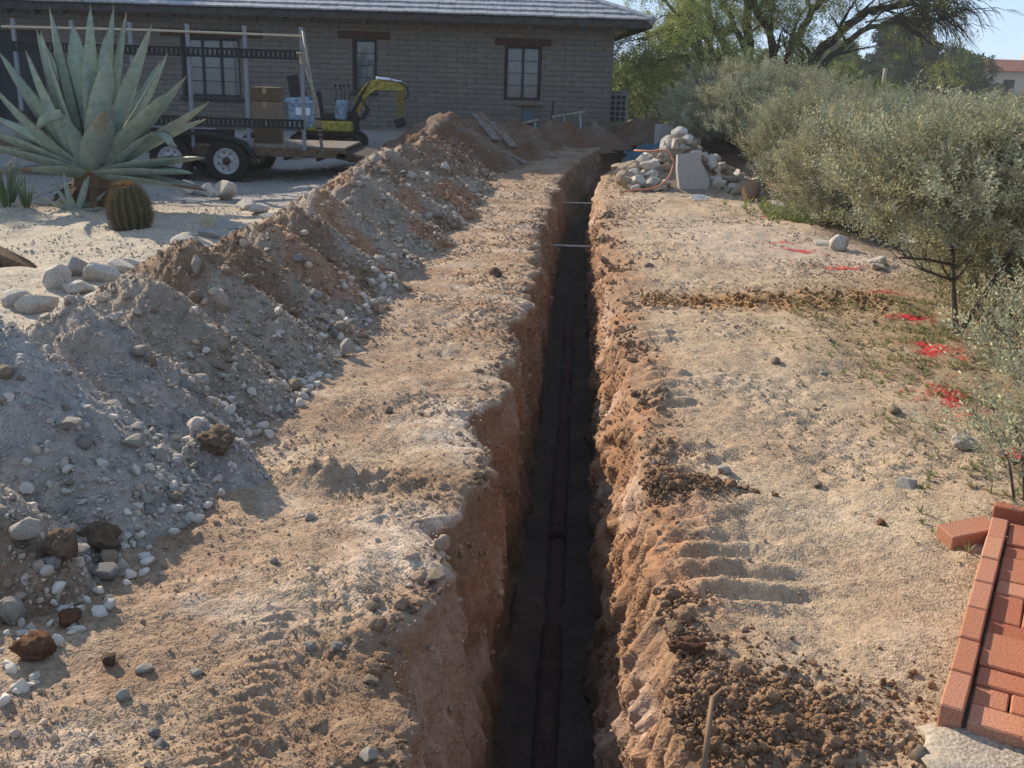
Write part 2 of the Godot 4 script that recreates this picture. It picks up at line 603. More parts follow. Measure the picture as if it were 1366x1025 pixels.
func build_heaps() -> void:
	# the long heap beside the path: one bucket load next to the other
	var rows := 0
	var cols := 190
	var v := PackedVector3Array()
	var c := PackedColorArray()
	var hh := PackedFloat32Array()
	var d := 1.9
	while d < 18.6:
		var mid := path_at([Vector2(2.0, -1.9), Vector2(4.0, -2.0), Vector2(7.0, -1.85), Vector2(10.5, -1.7), Vector2(15.5, -1.4), Vector2(18.5, -1.2)], d)
		for k in cols:
			var x := mid - 1.75 + 3.2 * k / (cols - 1.0)
			var h := heap_y(x, -d)
			h = maxf(h, -0.09)
			v.append(Vector3(x, base_y(x, -d) + h, -d))
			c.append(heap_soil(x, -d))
			hh.append(h)
		rows += 1
		d += maxf(0.014, 0.0058 * d)
	tag(put("spoil_heap", sheet(v, c, rows, cols, above(hh)), M.heap), "long ridge of excavated grey and brown dirt along the left of the trench", "dirt heap")
	# brown mounds against the house
	for spec in [["dirt_mound", -2.9, 2.45, 17.0, 21.9, "dark red brown mound of loose dirt below the right house window"], ["dirt_bank", 2.45, 6.5, 18.6, 22.6, "low dark bank of dug soil right of the house corner"]]:
		v = PackedVector3Array(); c = PackedColorArray(); hh = PackedFloat32Array(); rows = 0; cols = 100
		d = spec[3]
		while d < spec[4]:
			for k in cols:
				var x := lerpf(spec[1], spec[2], k / (cols - 1.0))
				var h := maxf(mound_y(x, -d), -0.09)
				v.append(Vector3(x, base_y(x, -d) + h, -d))
				var a := n_med.get_noise_2d(x * 0.6, d)
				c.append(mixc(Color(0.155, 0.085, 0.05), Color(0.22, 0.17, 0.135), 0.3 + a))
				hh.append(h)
			rows += 1
			d += 0.06
		tag(put(spec[0], sheet(v, c, rows, cols, above(hh)), M.heap), spec[5], "dirt mound")


# ---------------------------------------------------------------- stones

func ico(sub: int) -> Array:
	var t := (1.0 + sqrt(5.0)) / 2.0
	var v := []
	for p in [[-1, t, 0], [1, t, 0], [-1, -t, 0], [1, -t, 0], [0, -1, t], [0, 1, t], [0, -1, -t], [0, 1, -t], [t, 0, -1], [t, 0, 1], [-t, 0, -1], [-t, 0, 1]]:
		v.append(Vector3(p[0], p[1], p[2]).normalized())
	var f := [[0, 11, 5], [0, 5, 1], [0, 1, 7], [0, 7, 10], [0, 10, 11], [1, 5, 9], [5, 11, 4], [11, 10, 2], [10, 7, 6], [7, 1, 8], [3, 9, 4], [3, 4, 2], [3, 2, 6], [3, 6, 8], [3, 8, 9], [4, 9, 5], [2, 4, 11], [6, 2, 10], [8, 6, 7], [9, 8, 1]]
	for k in sub:
		var made := {}
		var g := []
		for q in f:
			var m := []
			for e in 3:
				var a: int = q[e]; var b: int = q[(e + 1) % 3]
				var key := Vector2i(mini(a, b), maxi(a, b))
				if not made.has(key):
					made[key] = v.size()
					v.append(((v[a] + v[b]) * 0.5).normalized())
				m.append(made[key])
			g.append_array([[q[0], m[0], m[2]], [q[1], m[1], m[0]], [q[2], m[2], m[1]], [m[0], m[1], m[2]]])
		f = g
	return [v, f]


# kind 0 is a broken block, 1 a rounded cobble, 2 a crumbly clod
func rock_mesh(sd: int, kind: int, sub := 2) -> ArrayMesh:
	var n := noise(sd, 0.9, 3)
	var n2 := noise(sd + 1, 4.2 if kind == 2 else 2.6, 3)
	var r := RandomNumberGenerator.new()
	r.seed = sd * 7 + 3
	var planes := []
	for k in [12, 10, 3][kind]:
		var dir := Vector3(r.randf_range(-1, 1), r.randf_range(-1, 1), r.randf_range(-1, 1)).normalized()
		planes.append([dir, r.randf_range(0.5, 0.8) if kind == 0 else r.randf_range(0.66, 0.90) if kind == 1 else r.randf_range(0.8, 0.92)])
	var g := ico(sub)
	var out := []
	for p in g[0]:
		var q: Vector3 = p * (1.0 + n.get_noise_3dv(p) * [0.15, 0.40, 0.45][kind] + n2.get_noise_3dv(p) * [0.03, 0.10, 0.28][kind])
		for pl in planes:
			var over: float = q.dot(pl[0]) - pl[1]
			if over > 0.0: q -= pl[0] * over * 0.92
		out.append(q)
	var s := st(kind == 1 or (kind == 2 and sub > 1))
	for f in g[1]:
		var mid: Vector3 = out[f[0]] + out[f[1]] + out[f[2]]
		face(s, [out[f[0]], out[f[1]], out[f[2]]], mid)
	return fin(s)


const TONES := {"white": 0, "pale grey": 1, "tan": 2, "grey": 3, "brown": 4, "reddish brown": 5}


func stone(at: Vector3, size: Vector3, tone: String, kind: int, label: String, group := "", called := "stone", category := "stone", turn := -1.0, tilt := 0.25) -> MeshInstance3D:
	var pool: Array = rocks[kind]
	var o := put(called, pool[rng.randi() % pool.size()], M.clods[0 if tone == "brown" else 1] if kind == 2 else M.stones[TONES[tone]])
	var b := Basis(Vector3.UP, turn if turn >= 0.0 else rng.randf() * TAU) * Basis(Vector3(rng.randf_range(-1, 1), 0, rng.randf_range(-1, 1)).normalized(), rng.randf_range(-tilt, tilt))
	o.transform = Transform3D(b.scaled_local(size * 0.5), at)
	tag(o, label, category, group)
	return o


func stone_on(x: float, z: float, size: Vector3, tone: String, kind: int, label: String, group := "", sink := 0.30, category := "stone", called := "stone") -> MeshInstance3D:
	return stone(Vector3(x, top_y(x, z) + size.y * (0.5 - sink), z), size, tone, kind, label, group, called, category)


func build_stones() -> void:
	# single stones that the picture shows clearly: x, z, width, height, depth, tone, kind
	var G := "stones lying on the spoil heap"
	stone_on(-1.55, -3.02, Vector3(0.105, 0.085, 0.09), "white", 1, "round white cobble low on the near end of the heap", G, 0.1)
	stone_on(-1.42, -3.26, Vector3(0.14, 0.11, 0.13), "brown", 2, "large brown clod above the flat white slab stone", "clods on the spoil heap", 0.2, "clod", "clod")
	stone_on(-1.45, -3.12, Vector3(0.13, 0.035, 0.07), "white", 0, "flat white slab stone wedged between two brown clods", G, 0.0)
	stone_on(-1.44, -3.02, Vector3(0.11, 0.10, 0.10), "brown", 2, "dark brown clod beside the round white cobble", "clods on the spoil heap", 0.15, "clod", "clod")
	stone_on(-1.33, -3.06, Vector3(0.11, 0.06, 0.07), "grey", 1, "smooth grey stone at the heap foot beside the dark brown clod", G, 0.15)
	stone_on(-1.36, -3.16, Vector3(0.10, 0.08, 0.08), "tan", 0, "dull tan block stone behind the smooth grey stone at the heap foot", G, 0.15)
	stone_on(-1.50, -2.78, Vector3(0.085, 0.115, 0.075), "pale grey", 1, "upright pale egg shaped stone at the left edge of the heap foot", G, 0.2)
	stone_on(-1.55, -2.72, Vector3(0.09, 0.09, 0.08), "pale grey", 0, "pale blocky stone cut by the left edge beside the egg shaped stone", G, 0.2)
	stone_on(-1.35, -2.60, Vector3(0.11, 0.08, 0.10), "reddish brown", 2, "big crumbly red brown clod at the near heap corner", "clods on the spoil heap", 0.2, "clod", "clod")
	stone_on(-1.32, -2.77, Vector3(0.07, 0.05, 0.06), "reddish brown", 2, "small round red clod casting a shadow by the heap foot", "clods on the spoil heap", 0.2, "clod", "clod")
	stone_on(-1.28, -3.62, Vector3(0.085, 0.06, 0.06), "pale grey", 0, "lone pale angular stone at the shadow edge of the heap", "stones on the left path", 0.15)
	stone_on(-1.14, -5.16, Vector3(0.10, 0.075, 0.085), "tan", 1, "lone tan cobble at the foot of the second heap rib", "stones on the left path", 0.15)
	stone_on(-1.06, -5.06, Vector3(0.06, 0.04, 0.05), "pale grey", 1, "small pale pebble just in front of the lone tan cobble", "stones on the left path", 0.2)
	stone_on(-1.00, -5.92, Vector3(0.075, 0.12, 0.07), "white", 1, "upright bright white stone at the path side foot of the heap", "stones on the left path", 0.1)
	stone_on(-1.50, -4.75, Vector3(0.10, 0.08, 0.09), "pale grey", 1, "round pale cobble perched on the dark second rib", G, 0.1)
	stone_on(-1.72, -4.55, Vector3(0.10, 0.06, 0.08), "pale grey", 1, "pale cobble catching sunlight on the crest of the grey rib", G, 0.1)
	stone_on(-1.66, -5.75, Vector3(0.16, 0.17, 0.10), "pale grey", 0, "large pale slab standing in a hollow of the third rib", G, 0.25)
	stone_on(-1.86, -5.9, Vector3(0.08, 0.13, 0.07), "pale grey", 0, "upright narrow pale stone left of the large standing slab", G, 0.2)
	stone_on(-1.45, -3.72, Vector3(0.11, 0.05, 0.08), "pale grey", 0, "thin bluish slab lying flat halfway up the near face", G, 0.1)
	stone_on(-1.38, -3.78, Vector3(0.08, 0.09, 0.06), "pale grey", 0, "pointed pale stone standing low on the near face", G, 0.15)
	stone_on(-1.21, -3.98, Vector3(0.17, 0.10, 0.13), "brown", 2, "wide dark clod embedded low in the grey face", "clods on the spoil heap", 0.25, "clod", "clod")
	stone_on(-1.66, -3.62, Vector3(0.15, 0.05, 0.09), "pale grey", 0, "long flat grey slab on the face near the left edge", G, 0.1)

	# the row of pale stones that borders the yard
	var row := [[-3.47, -6.97, .26, .17, .22, "rounded pale stone at the left end of the yard border"], [-3.26, -6.88, .32, .19, .24, "large white slab tilted to the sun, second in the yard border"], [-3.05, -7.3, .26, .10, .2, "low flat white slab at the heap's edge in the border"],
		[-3.48, -7.66, .28, .24, .24, "lumpy white boulder with dark pits in the yard border"], [-3.26, -7.52, .28, .15, .2, "low white stone against the lumpy boulder"], [-3.48, -8.03, .24, .24, .2, "grey upright boulder in the middle of the yard border"],
		[-3.25, -7.9, .34, .20, .2, "long tilted white slab with a sunlit top in the border's middle"], [-3.2, -8.28, .32, .15, .22, "flat pale yellowish slab behind the tilted slab"], [-3.28, -8.66, .4, .13, .24, "long low white slab in the border nearer the cactus"], [-2.95, -8.5, .3, .14, .22, "small pale stone between the yellowish slab and the heap"],
		[-3.1, -8.95, .40, .12, .24, "thin grey white slab half covered by heap dirt"], [-3.06, -9.4, .30, .2, .22, "pale round stone on the heap crest beside the cactus shadow"], [-4.59, -14.4, .36, .24, .28, "white boulder at the far end of the border under an agave leaf"],
		[-4.25, -14.2, .40, .26, .28, "pale folded looking slab behind the white far boulder"], [-3.82, -13.5, .42, .34, .34, "tall cream boulder last in the border by the driveway"], [-3.25, -12.4, .5, .2, .3, "broad cream slab beside the tall cream boulder"], [-2.95, -11.9, .34, .15, .26, "cream slab half covered by the heap near the driveway"],
		[-3.15, -10.9, .6, .10, .36, "low grey flagstone in shade below the cream boulder"], [-3.0, -10.2, .5, .1, .32, "broad shaded grey flagstone lying by the dry weed"], [-2.7, -11.3, .4, .14, .3, "small cream block above the shaded flagstones"]]
	for q in row:
		stone_on(q[0], q[1], Vector3(q[2], q[3], q[4]), "grey" if q[5].contains("grey ") else "white", 0 if q[5].contains("slab") or q[5].contains("boulder") or q[5].contains("flag") else 1, q[5], "pale stones bordering the yard", 0.22)

	# loose stones on the worked ground
	var loose := [[-1.13, -2.58, .05, .04, .05, "brown", "dark brown pebble with a clear shadow on the near left path"], [-1.02, -2.55, .055, .03, .04, "white", "bright white chip next to the dark brown pebble"], [-1.03, -2.42, .045, .035, .04, "white", "white pebble in front of the bright white chip"],
		[-0.90, -2.28, .045, .03, .035, "grey", "blue grey pebble at the bottom of the left path"], [-0.86, -2.22, .05, .035, .04, "grey", "second blue grey pebble, nearest the camera"], [-0.87, -2.55, .045, .025, .03, "white", "white oval pebble alone on the near path"],
		[-0.76, -3.62, .05, .035, .045, "pale grey", "pale pebble on the path at the rut's left"], [-0.80, -3.2, .035, .03, .03, "pale grey", "small pale pebble between the rut and the heap"], [-0.57, -2.68, .045, .035, .04, "pale grey", "left one of a pair of pale pebbles beside the rut"],
		[-0.49, -2.66, .045, .035, .04, "grey", "right one of a pair of pebbles beside the rut"], [-0.37, -2.52, .065, .025, .045, "tan", "flat tan stone on the rut's right near the trench"], [-0.33, -2.18, .06, .035, .05, "white", "flat white stone near the bottom edge left of the trench"],
		[-0.24, -3.15, .10, .03, .09, "tan", "flat pinkish flagstone at the trench's left edge"], [-0.42, -2.92, .05, .03, .04, "tan", "tan stone on the pale crushed patch"], [-0.62, -4.95, .06, .05, .05, "tan", "tan pebble on the far part of the left path"],
		[1.73, -4.16, .15, .07, .11, "white", "large pale flat stone lying alone at the weeds' edge"], [1.32, -4.12, .09, .03, .06, "tan", "flat tan stone left of the large pale flat stone"], [1.47, -3.72, .05, .03, .04, "reddish brown", "small red stone on the pale right ground"],
		[2.05, -3.86, .10, .045, .06, "tan", "long tan stone beside the brick edge"], [1.60, -6.05, .085, .05, .06, "tan", "tan pebble in the middle of the right ground"], [1.86, -5.9, .05, .04, .05, "grey", "grey pebble to the right of the tan pebble"],
		[2.05, -5.25, .10, .05, .07, "tan", "tan stone with an orange stain beside the weeds"], [0.55, -2.72, .10, .05, .06, "grey", "grey slab among the clods at the near right edge"], [2.2, -4.72, .14, .1, .1, "white", "white stone half hidden under the near shrub"],
		[0.94, -4.2, .07, .05, .06, "white", "white stone at the end of the cleat prints"], [3.32, -14.9, .34, .42, .3, "brown", "tall pointed brown rock right of the rubble"], [3.62, -14.5, .42, .12, .22, "pale grey", "flat pale stone at the foot of the pointed brown rock"],
		[3.42, -10.9, .28, .2, .2, "white", "white stone with a round knob at the hedge foot"], [3.30, -11.1, .3, .1, .2, "pale grey", "flat pale stone in front of the knobbed white stone"], [3.52, -9.9, .26, .13, .2, "white", "white oval stone at the hedge foot near the red paint"], [3.42, -9.6, .3, .08, .2, "pale grey", "flat grey stone right beside the hedge"],
		[-0.18, -8.6, .13, .1, .1, "brown", "brown clod on the far left path near the trench"], [1.14, -2.26, .06, .04, .05, "white", "white pebble by the rough concrete footing"], [1.05, -2.2, .06, .05, .05, "tan", "tan pebble beside the white pebble at the footing"]]
	for q in loose:
		stone_on(q[0], q[1], Vector3(q[2], q[3], q[4]), q[5], 2 if q[6].contains("clod") else (0 if q[6].contains("slab") or q[6].contains("flat") or q[6].contains("rock") else 1), q[6], "loose stones on the worked ground", 0.25)

	# lesser stones of the heap, told apart by size, tone and rib
	var seen := {}
	var size_words := ["small", "fist sized", "large"]
	var tries := 0
	var made := 0
	while made < 150 and tries < 6000:
		tries += 1
		var d := 2.3 * pow(6.3, rng.randf())
		var mid := path_at([Vector2(2.0, -1.9), Vector2(4.0, -2.0), Vector2(7.0, -1.85), Vector2(10.5, -1.7), Vector2(15.5, -1.4)], d)
		var x := mid + rng.randf_range(0.0, 1.15)
		var h := heap_y(x, -d)
		if h < 0.0: continue
		var k := 0 if rng.randf() < 0.5 else (1 if rng.randf() < 0.75 else 2)
		var s: float = [0.05, 0.075, 0.11][k] * (0.75 + 0.05 * d)
		var tone: String = ["white", "pale grey", "pale grey", "tan", "grey", "tan"][rng.randi() % 6]
		var part := "low on" if h < 0.16 else ("halfway up" if h < 0.42 else "high on")
		var shape := rng.randi() % 3
		var label := "%s %s %s stone lying %s the %s of the dirt heap" % [size_words[k], ["angular", "rounded", "flat"][shape], tone, part, "near face" if d < 4.2 else ("second rib" if d < 5.4 else ("third rib" if d < 7.0 else ("middle ribs" if d < 10.0 else "far end")))]
		if seen.has(label): continue
		seen[label] = true
		stone_on(x, -d, Vector3(s, s * (rng.randf_range(0.6, 0.9) if shape < 2 else 0.35), s * rng.randf_range(0.7, 1.0)), tone, 1 if shape == 1 else 0, label, "stones lying on the spoil heap", 0.25)
		made += 1

	# heap of broken rock by the trench's bend, with a slab leaning on it
	var spot := [[2.55, -16.9, .5, .34, .4], [2.45, -16.65, .42, .3, .36], [2.75, -16.75, .36, .24, .3], [2.3, -16.6, .36, .24, .3], [2.12, -16.5, .32, .24, .3]]
	var names := ["biggest pale boulder on top of the rubble heap", "cracked pale block just below the top boulder", "pale stone right of the top boulder", "tan block on the left shoulder of the rubble", "yellowish boulder left of the tan block"]
	for k in spot.size():
		var q: Array = spot[k]
		stone(Vector3(q[0], base_y(q[0], q[1]) + [0.72, 0.58, 0.46, 0.42, 0.32][k], q[1]), Vector3(q[2], q[3], q[4]), ["white", "pale grey", "tan", "tan", "white"][k], 0, names[k], "rocks of the rubble heap", "rock", "rock")
	spot = [[1.72, -16.25, .42, .3, "wide yellowish boulder at the left end of the rubble"], [1.80, -15.95, .36, .26, "pale boulder in front at the left end of the rubble"], [2.02, -15.85, .36, .24, "grey cobble between the orange hose and the left boulders"], [2.08, -16.3, .32, .34, "white block inside the loop of orange hose"], [1.95, -16.5, .3, .26, "tan block behind the left boulders"]]
	for q in spot:
		stone(Vector3(q[0], base_y(q[0], q[1]) + q[3] * 0.42, q[1]), Vector3(q[2], q[3], q[2] * 0.9), "white" if q[4].contains("white") or q[4].contains("pale") else ("grey" if q[4].contains("grey") else "tan"), 0, q[4], "rocks of the rubble heap", "rock", "rock")
	seen.clear()
	tries = 0
	made = 0
	while made < 105 and tries < 3000:
		tries += 1
		var x := rng.randf_range(1.65, 3.95)
		var z := rng.randf_range(-17.3, -15.7)
		var hill := 0.66 * exp(-((x - 2.6) / 0.72) ** 2) * exp(-((z + 16.75) / 0.6) ** 2)
		var s := rng.randf_range(0.13, 0.36) * (0.8 if x > 3.0 else 1.0)
		var tone: String = ["white", "white", "white", "white", "tan", "pale grey"][rng.randi() % 6]
		var side := "left slope" if x < 2.2 else ("front" if x < 2.95 else ("right slope" if x < 3.4 else "right tail"))
		if absf(x - 2.66) < 0.34 and z > -16.25: continue
		if z < -16.6: side = "back of the " + side
		var label := "%s %s %s rock on the %s of the rubble heap" % ["small" if s < 0.16 else ("medium" if s < 0.22 else "big"), "long" if made % 3 == 0 else "blocky", tone, side]
		if seen.has(label): continue
		seen[label] = true
		made += 1
		stone(Vector3(x, base_y(x, z) + hill + s * 0.22, z), Vector3(s * (1.4 if label.contains("long") else 1.0), s * 0.75, s * 0.85), tone, 0, label, "rocks of the rubble heap", "rock", "rock", -1.0, 0.7)
	# earth core below the rocks
	var s := st(true)
	lathe(s, [Vector2(1.2, -0.05), Vector2(0.85, 0.06), Vector2(0.5, 0.28), Vector2(0.2, 0.46), Vector2(0.0, 0.5)], 18, Vector3.ZERO)
	var core := done(s, "rubble_mound", M.heap_plain)
	core.position = Vector3(2.6, base_y(2.6, -16.75), -16.75)
	tag(core, "low mound of pale dirt under the broken rocks", "dirt mound")
	# leaning concrete slab
	s = st()
	var outline := [Vector2(-0.22, 0.02), Vector2(-0.25, 0.30), Vector2(-0.24, 0.54), Vector2(0.06, 0.57), Vector2(0.15, 0.38), Vector2(0.25, 0.16), Vector2(0.22, -0.02), Vector2(0.0, -0.01)]
	for k in outline.size():
		var a: Vector2 = outline[k]; var b: Vector2 = outline[(k + 1) % outline.size()]
		face(s, [Vector3(a.x, a.y, 0.05), Vector3(b.x, b.y, 0.05), Vector3(b.x, b.y, -0.05), Vector3(a.x, a.y, -0.05)], Vector3(b.y - a.y, a.x - b.x, 0))
	var fr := []; var bk := []
	for a in outline:
		fr.append(Vector3(a.x, a.y, 0.05)); bk.append(Vector3(a.x, a.y, -0.05))
	face(s, fr, Vector3.BACK); face(s, bk, Vector3.FORWARD)
	var slab := done(s, "concrete_slab", M.slab)
	slab.position = Vector3(2.66, base_y(2.66, -15.9) + 0.03, -15.86)
	slab.rotation = Vector3(-0.25, 0.12, 0.02)
	tag(slab, "flat grey concrete slab leaning upright against the rubble heap", "slab")


func build_gravel() -> void:
	var xf := [[], [], []]
	var cols := [[], [], []]
	var cxf := [[], []]
	var ccols := [[], []]
	for k in 150000:
		var d := 1.75 * pow(11.6, rng.randf())
		var half := 0.56 * d + 0.25
		var x := rng.randf_range(-half, half)
		var z := -d
		var u := x - trench_mid(d)
		if absf(u) < 0.40: continue
		var on_heap := x < 0.2 and heap_y(x, z) > 0.0
		var y := top_y(x, z)
		var packed := ss(-0.18, 0.22, n_big.get_noise_2d(x * 1.5 + 80.0, z * 1.5))
		if not on_heap and rng.randf() > (0.26 if u < 0.0 else 0.13) + 0.5 * packed * packed: continue
		if x < -2.6 and not on_heap and rng.randf() > 0.5: continue
		var smooth_right := u > 0.9 and x < 2.4
		if smooth_right and rng.randf() > 0.55: continue
		var r := maxf(0.0022, 0.0008 * d) * pow(maxf(rng.randf(), 0.0006), -0.30)
		if not on_heap: r *= 0.72 + 0.35 * packed
		if on_heap: r *= 1.25 + 0.9 * (1.0 - ss(0.0, 0.4, heap_y(x, z)))
		r = minf(r, 0.040 if on_heap else 0.016)
		var b := Basis(Vector3(rng.randf_range(-1, 1), rng.randf_range(-1, 1), rng.randf_range(-1, 1)).normalized(), rng.randf() * TAU).scaled_local(Vector3(1.0, rng.randf_range(0.5, 0.8), rng.randf_range(0.65, 1.0)) * r)
		var c := heap_soil(x, z) if on_heap else soil(x, z)
		var q := rng.randf()
		if q < (0.30 if on_heap else 0.16): c = mixc(c, CHALK, 0.7)
		elif q < 0.34: c = mixc(c, BROWN, 0.6)
		elif q < 0.37: c = mixc(c, Color(0.30, 0.28, 0.27), 0.7)
		var v := rng.randf_range(0.75, 1.25)
		var w := rng.randi() % 3
		xf[w].append(Transform3D(b, Vector3(x, y + r * 0.25, z)))
		cols[w].append(Color(c.r * v, c.g * v, c.b * v))
	# crumbs and stones stuck in the trench walls
	for k in 16000:
		var p: Array = wall_points[rng.randi() % wall_points.size()]
		var pos: Vector3 = p[0]
		if pos.y < -0.75: continue
		var r := maxf(0.003, 0.0010 * -pos.z) * pow(maxf(rng.randf(), 0.001), -0.34)
		r = minf(r, 0.02)
		var b := Basis(Vector3(rng.randf_range(-1, 1), rng.randf_range(-1, 1), rng.randf_range(-1, 1)).normalized(), rng.randf() * TAU).scaled_local(Vector3(1.0, 0.8, 0.8) * r)
		var c: Color = p[1]
		if rng.randf() < 0.12: c = mixc(c, CHALK, 0.6)
		var v := rng.randf_range(0.75, 1.25)
		var w := rng.randi() % 3
		xf[w].append(Transform3D(b, pos + Vector3(rng.randf_range(-0.004, 0.004), rng.randf_range(-0.01, 0.01), rng.randf_range(-0.01, 0.01))))
		cols[w].append(Color(c.r * v, c.g * v, c.b * v))
	# pale broken stones that rolled to the foot of the heap
	for k in 420:
		var d := 2.2 * pow(3.6, rng.randf())
		var x := path_at([Vector2(2.2, -1.42), Vector2(2.58, -1.32), Vector2(4.92, -1.1), Vector2(6.3, -1.0), Vector2(9.2, -0.86)], d) - absf(rng.randfn(0.0, 0.26)) + 0.06
		var r := rng.randf_range(0.012, 0.034) * (0.8 + 0.07 * d)
		var b := Basis(Vector3(rng.randf_range(-1, 1), rng.randf_range(-1, 1), rng.randf_range(-1, 1)).normalized(), rng.randf() * TAU).scaled_local(Vector3(1.0, rng.randf_range(0.4, 0.8), rng.randf_range(0.6, 1.0)) * r)
		var v := rng.randf_range(0.85, 1.3)
		var w := 2 * (rng.randi() % 2)
		xf[w].append(Transform3D(b, Vector3(x, top_y(x, -d) + r * 0.2, -d)))
		cols[w].append(Color(0.48 * v, 0.435 * v, 0.38 * v))
	# clods along both edges
	for k in 5200:
		var d := 1.9 * pow(7.0, rng.randf())
		var right := rng.randf() < 0.62
		var x := (lip_right(d) + absf(rng.randfn(0.0, 0.17))) if right else (lip_left(d) - absf(rng.randfn(0.0, 0.13)))
		var n := n_big.get_noise_2d(x * 2.4, -d * 2.4)
		if rng.randf() > 0.30 + 1.6 * n: continue
		var r := 0.006 * pow(maxf(rng.randf(), 0.01), -0.38) * (0.8 + 0.06 * d)
		var b := Basis(Vector3(rng.randf_range(-1, 1), rng.randf_range(-1, 1), rng.randf_range(-1, 1)).normalized(), rng.randf() * TAU).scaled_local(Vector3(1.0, rng.randf_range(0.5, 0.8), rng.randf_range(0.7, 1.0)) * r)
		var c := mixc(soil(x, -d), BROWN, 0.4)
		var v := rng.randf_range(0.8, 1.2)
		var w := rng.randi() % 2
		cxf[w].append(Transform3D(b, Vector3(x, top_y(x, -d) + r * 0.1 - 0.012, -d)))
		ccols[w].append(Color(c.r * v, c.g * v, c.b * v))
	# the berm of clods at the bottom right, the dark clump by the cleat prints, the torn strip
	for k in 5200:
		var x: float; var d: float; var c := Color(0.25, 0.150, 0.088)
		var q := k % 4
		if q < 2: x = rng.randfn(0.72, 0.24); d = rng.randfn(2.35, 0.17)
		elif q == 2: x = rng.randfn(0.72, 0.12); d = rng.randfn(4.0, 0.05)
		else: x = rng.randf_range(1.0, 3.0); d = rng.randfn(7.9 + 0.1 * (x - 1.0), 0.15); c = Color(0.31, 0.175, 0.08)
		if x < lip_right(d) or d < 1.6: continue
		var r := 0.0038 * pow(maxf(rng.randf(), 0.002), -0.36) * (1.0 if q < 3 else 1.8)
		var b := Basis(Vector3(rng.randf_range(-1, 1), rng.randf_range(-1, 1), rng.randf_range(-1, 1)).normalized(), rng.randf() * TAU).scaled_local(Vector3(1.0, rng.randf_range(0.6, 0.9), rng.randf_range(0.7, 1.0)) * minf(r, 0.024))
		var v := rng.randf_range(0.7, 1.3)
		var w := rng.randi() % 2
		cxf[w].append(Transform3D(b, Vector3(x, top_y(x, -d) + r * 0.2, -d)))
		ccols[w].append(Color(c.r * v, c.g * v, c.b * v))
	var host := thing("gravel", "loose gravel, crumbs and small clods strewn over dirt, heap and trench edges", "gravel")
	host.set_meta("kind", "stuff")
	for w in 3: scatter("pebbles", pebble_mesh[w], M.pebble, xf[w], cols[w], host)
	for w in 2: scatter("clods", pebble_mesh[3 + w], M.clod, cxf[w], ccols[w], host)


# ---------------------------------------------------------------- plants

func leaf_quad(s: SurfaceTool, at: Vector3, dir: Vector3, nrm: Vector3, ln: float, w: float) -> void:
	var side := dir.cross(nrm).normalized() * w * 0.5
	var a := at; var b := at + dir * ln * 0.5; var t := at + dir * ln - nrm * ln * 0.12
	var m := b + nrm * w * 0.18
	for q in [[a, m + side - nrm * w * 0.18, t, m], [a, m, t, m - side - nrm * w * 0.18]]:
		s.add_vertex(q[0]); s.add_vertex(q[1]); s.add_vertex(q[2])
		s.add_vertex(q[0]); s.add_vertex(q[2]); s.add_vertex(q[3])


# a twig along +y with leaves round it
func sprig(sd: int, ln: float, leaves: int, leaf_len: float, leaf_w: float, lean: float, droop := 0.0) -> ArrayMesh:
	var r := RandomNumberGenerator.new()
	r.seed = sd
	var s := st()
	for k in leaves:
		var t := (k + 0.6) / leaves
		var g := k * 2.4 + r.randf_range(-0.5, 0.5)
		var out := Vector3(cos(g), 0, sin(g))
		var dir := (out * lean + Vector3.UP * (1.0 - lean * 0.4) + Vector3.DOWN * droop * r.randf()).normalized()
		var nrm := (Vector3.UP - dir * dir.y).normalized() if absf(dir.y) < 0.95 else out
		nrm = nrm.rotated(dir, r.randf_range(-0.9, 0.9))
		var q := r.randf_range(0.7, 1.2)
		leaf_quad(s, Vector3(0, t * ln, 0) + out * 0.004, dir, nrm, leaf_len * q, leaf_w * q)
	return fin(s)


func twig_mesh(ln: float, r: float) -> ArrayMesh:
	var s := st()
	tube(s, [Vector3.ZERO, Vector3(ln * 0.04, ln * 0.5, 0), Vector3(0, ln, ln * 0.05)], [r, r * 0.7, r * 0.2], 4, false)
	return fin(s)


func aim(dir: Vector3, spin: float) -> Basis:
	var y := dir.normalized()
	var x := y.cross(Vector3(0.3, 0.1, 0.9)).normalized()
	return Basis(x, y, x.cross(y)) * Basis(Vector3.UP, spin)


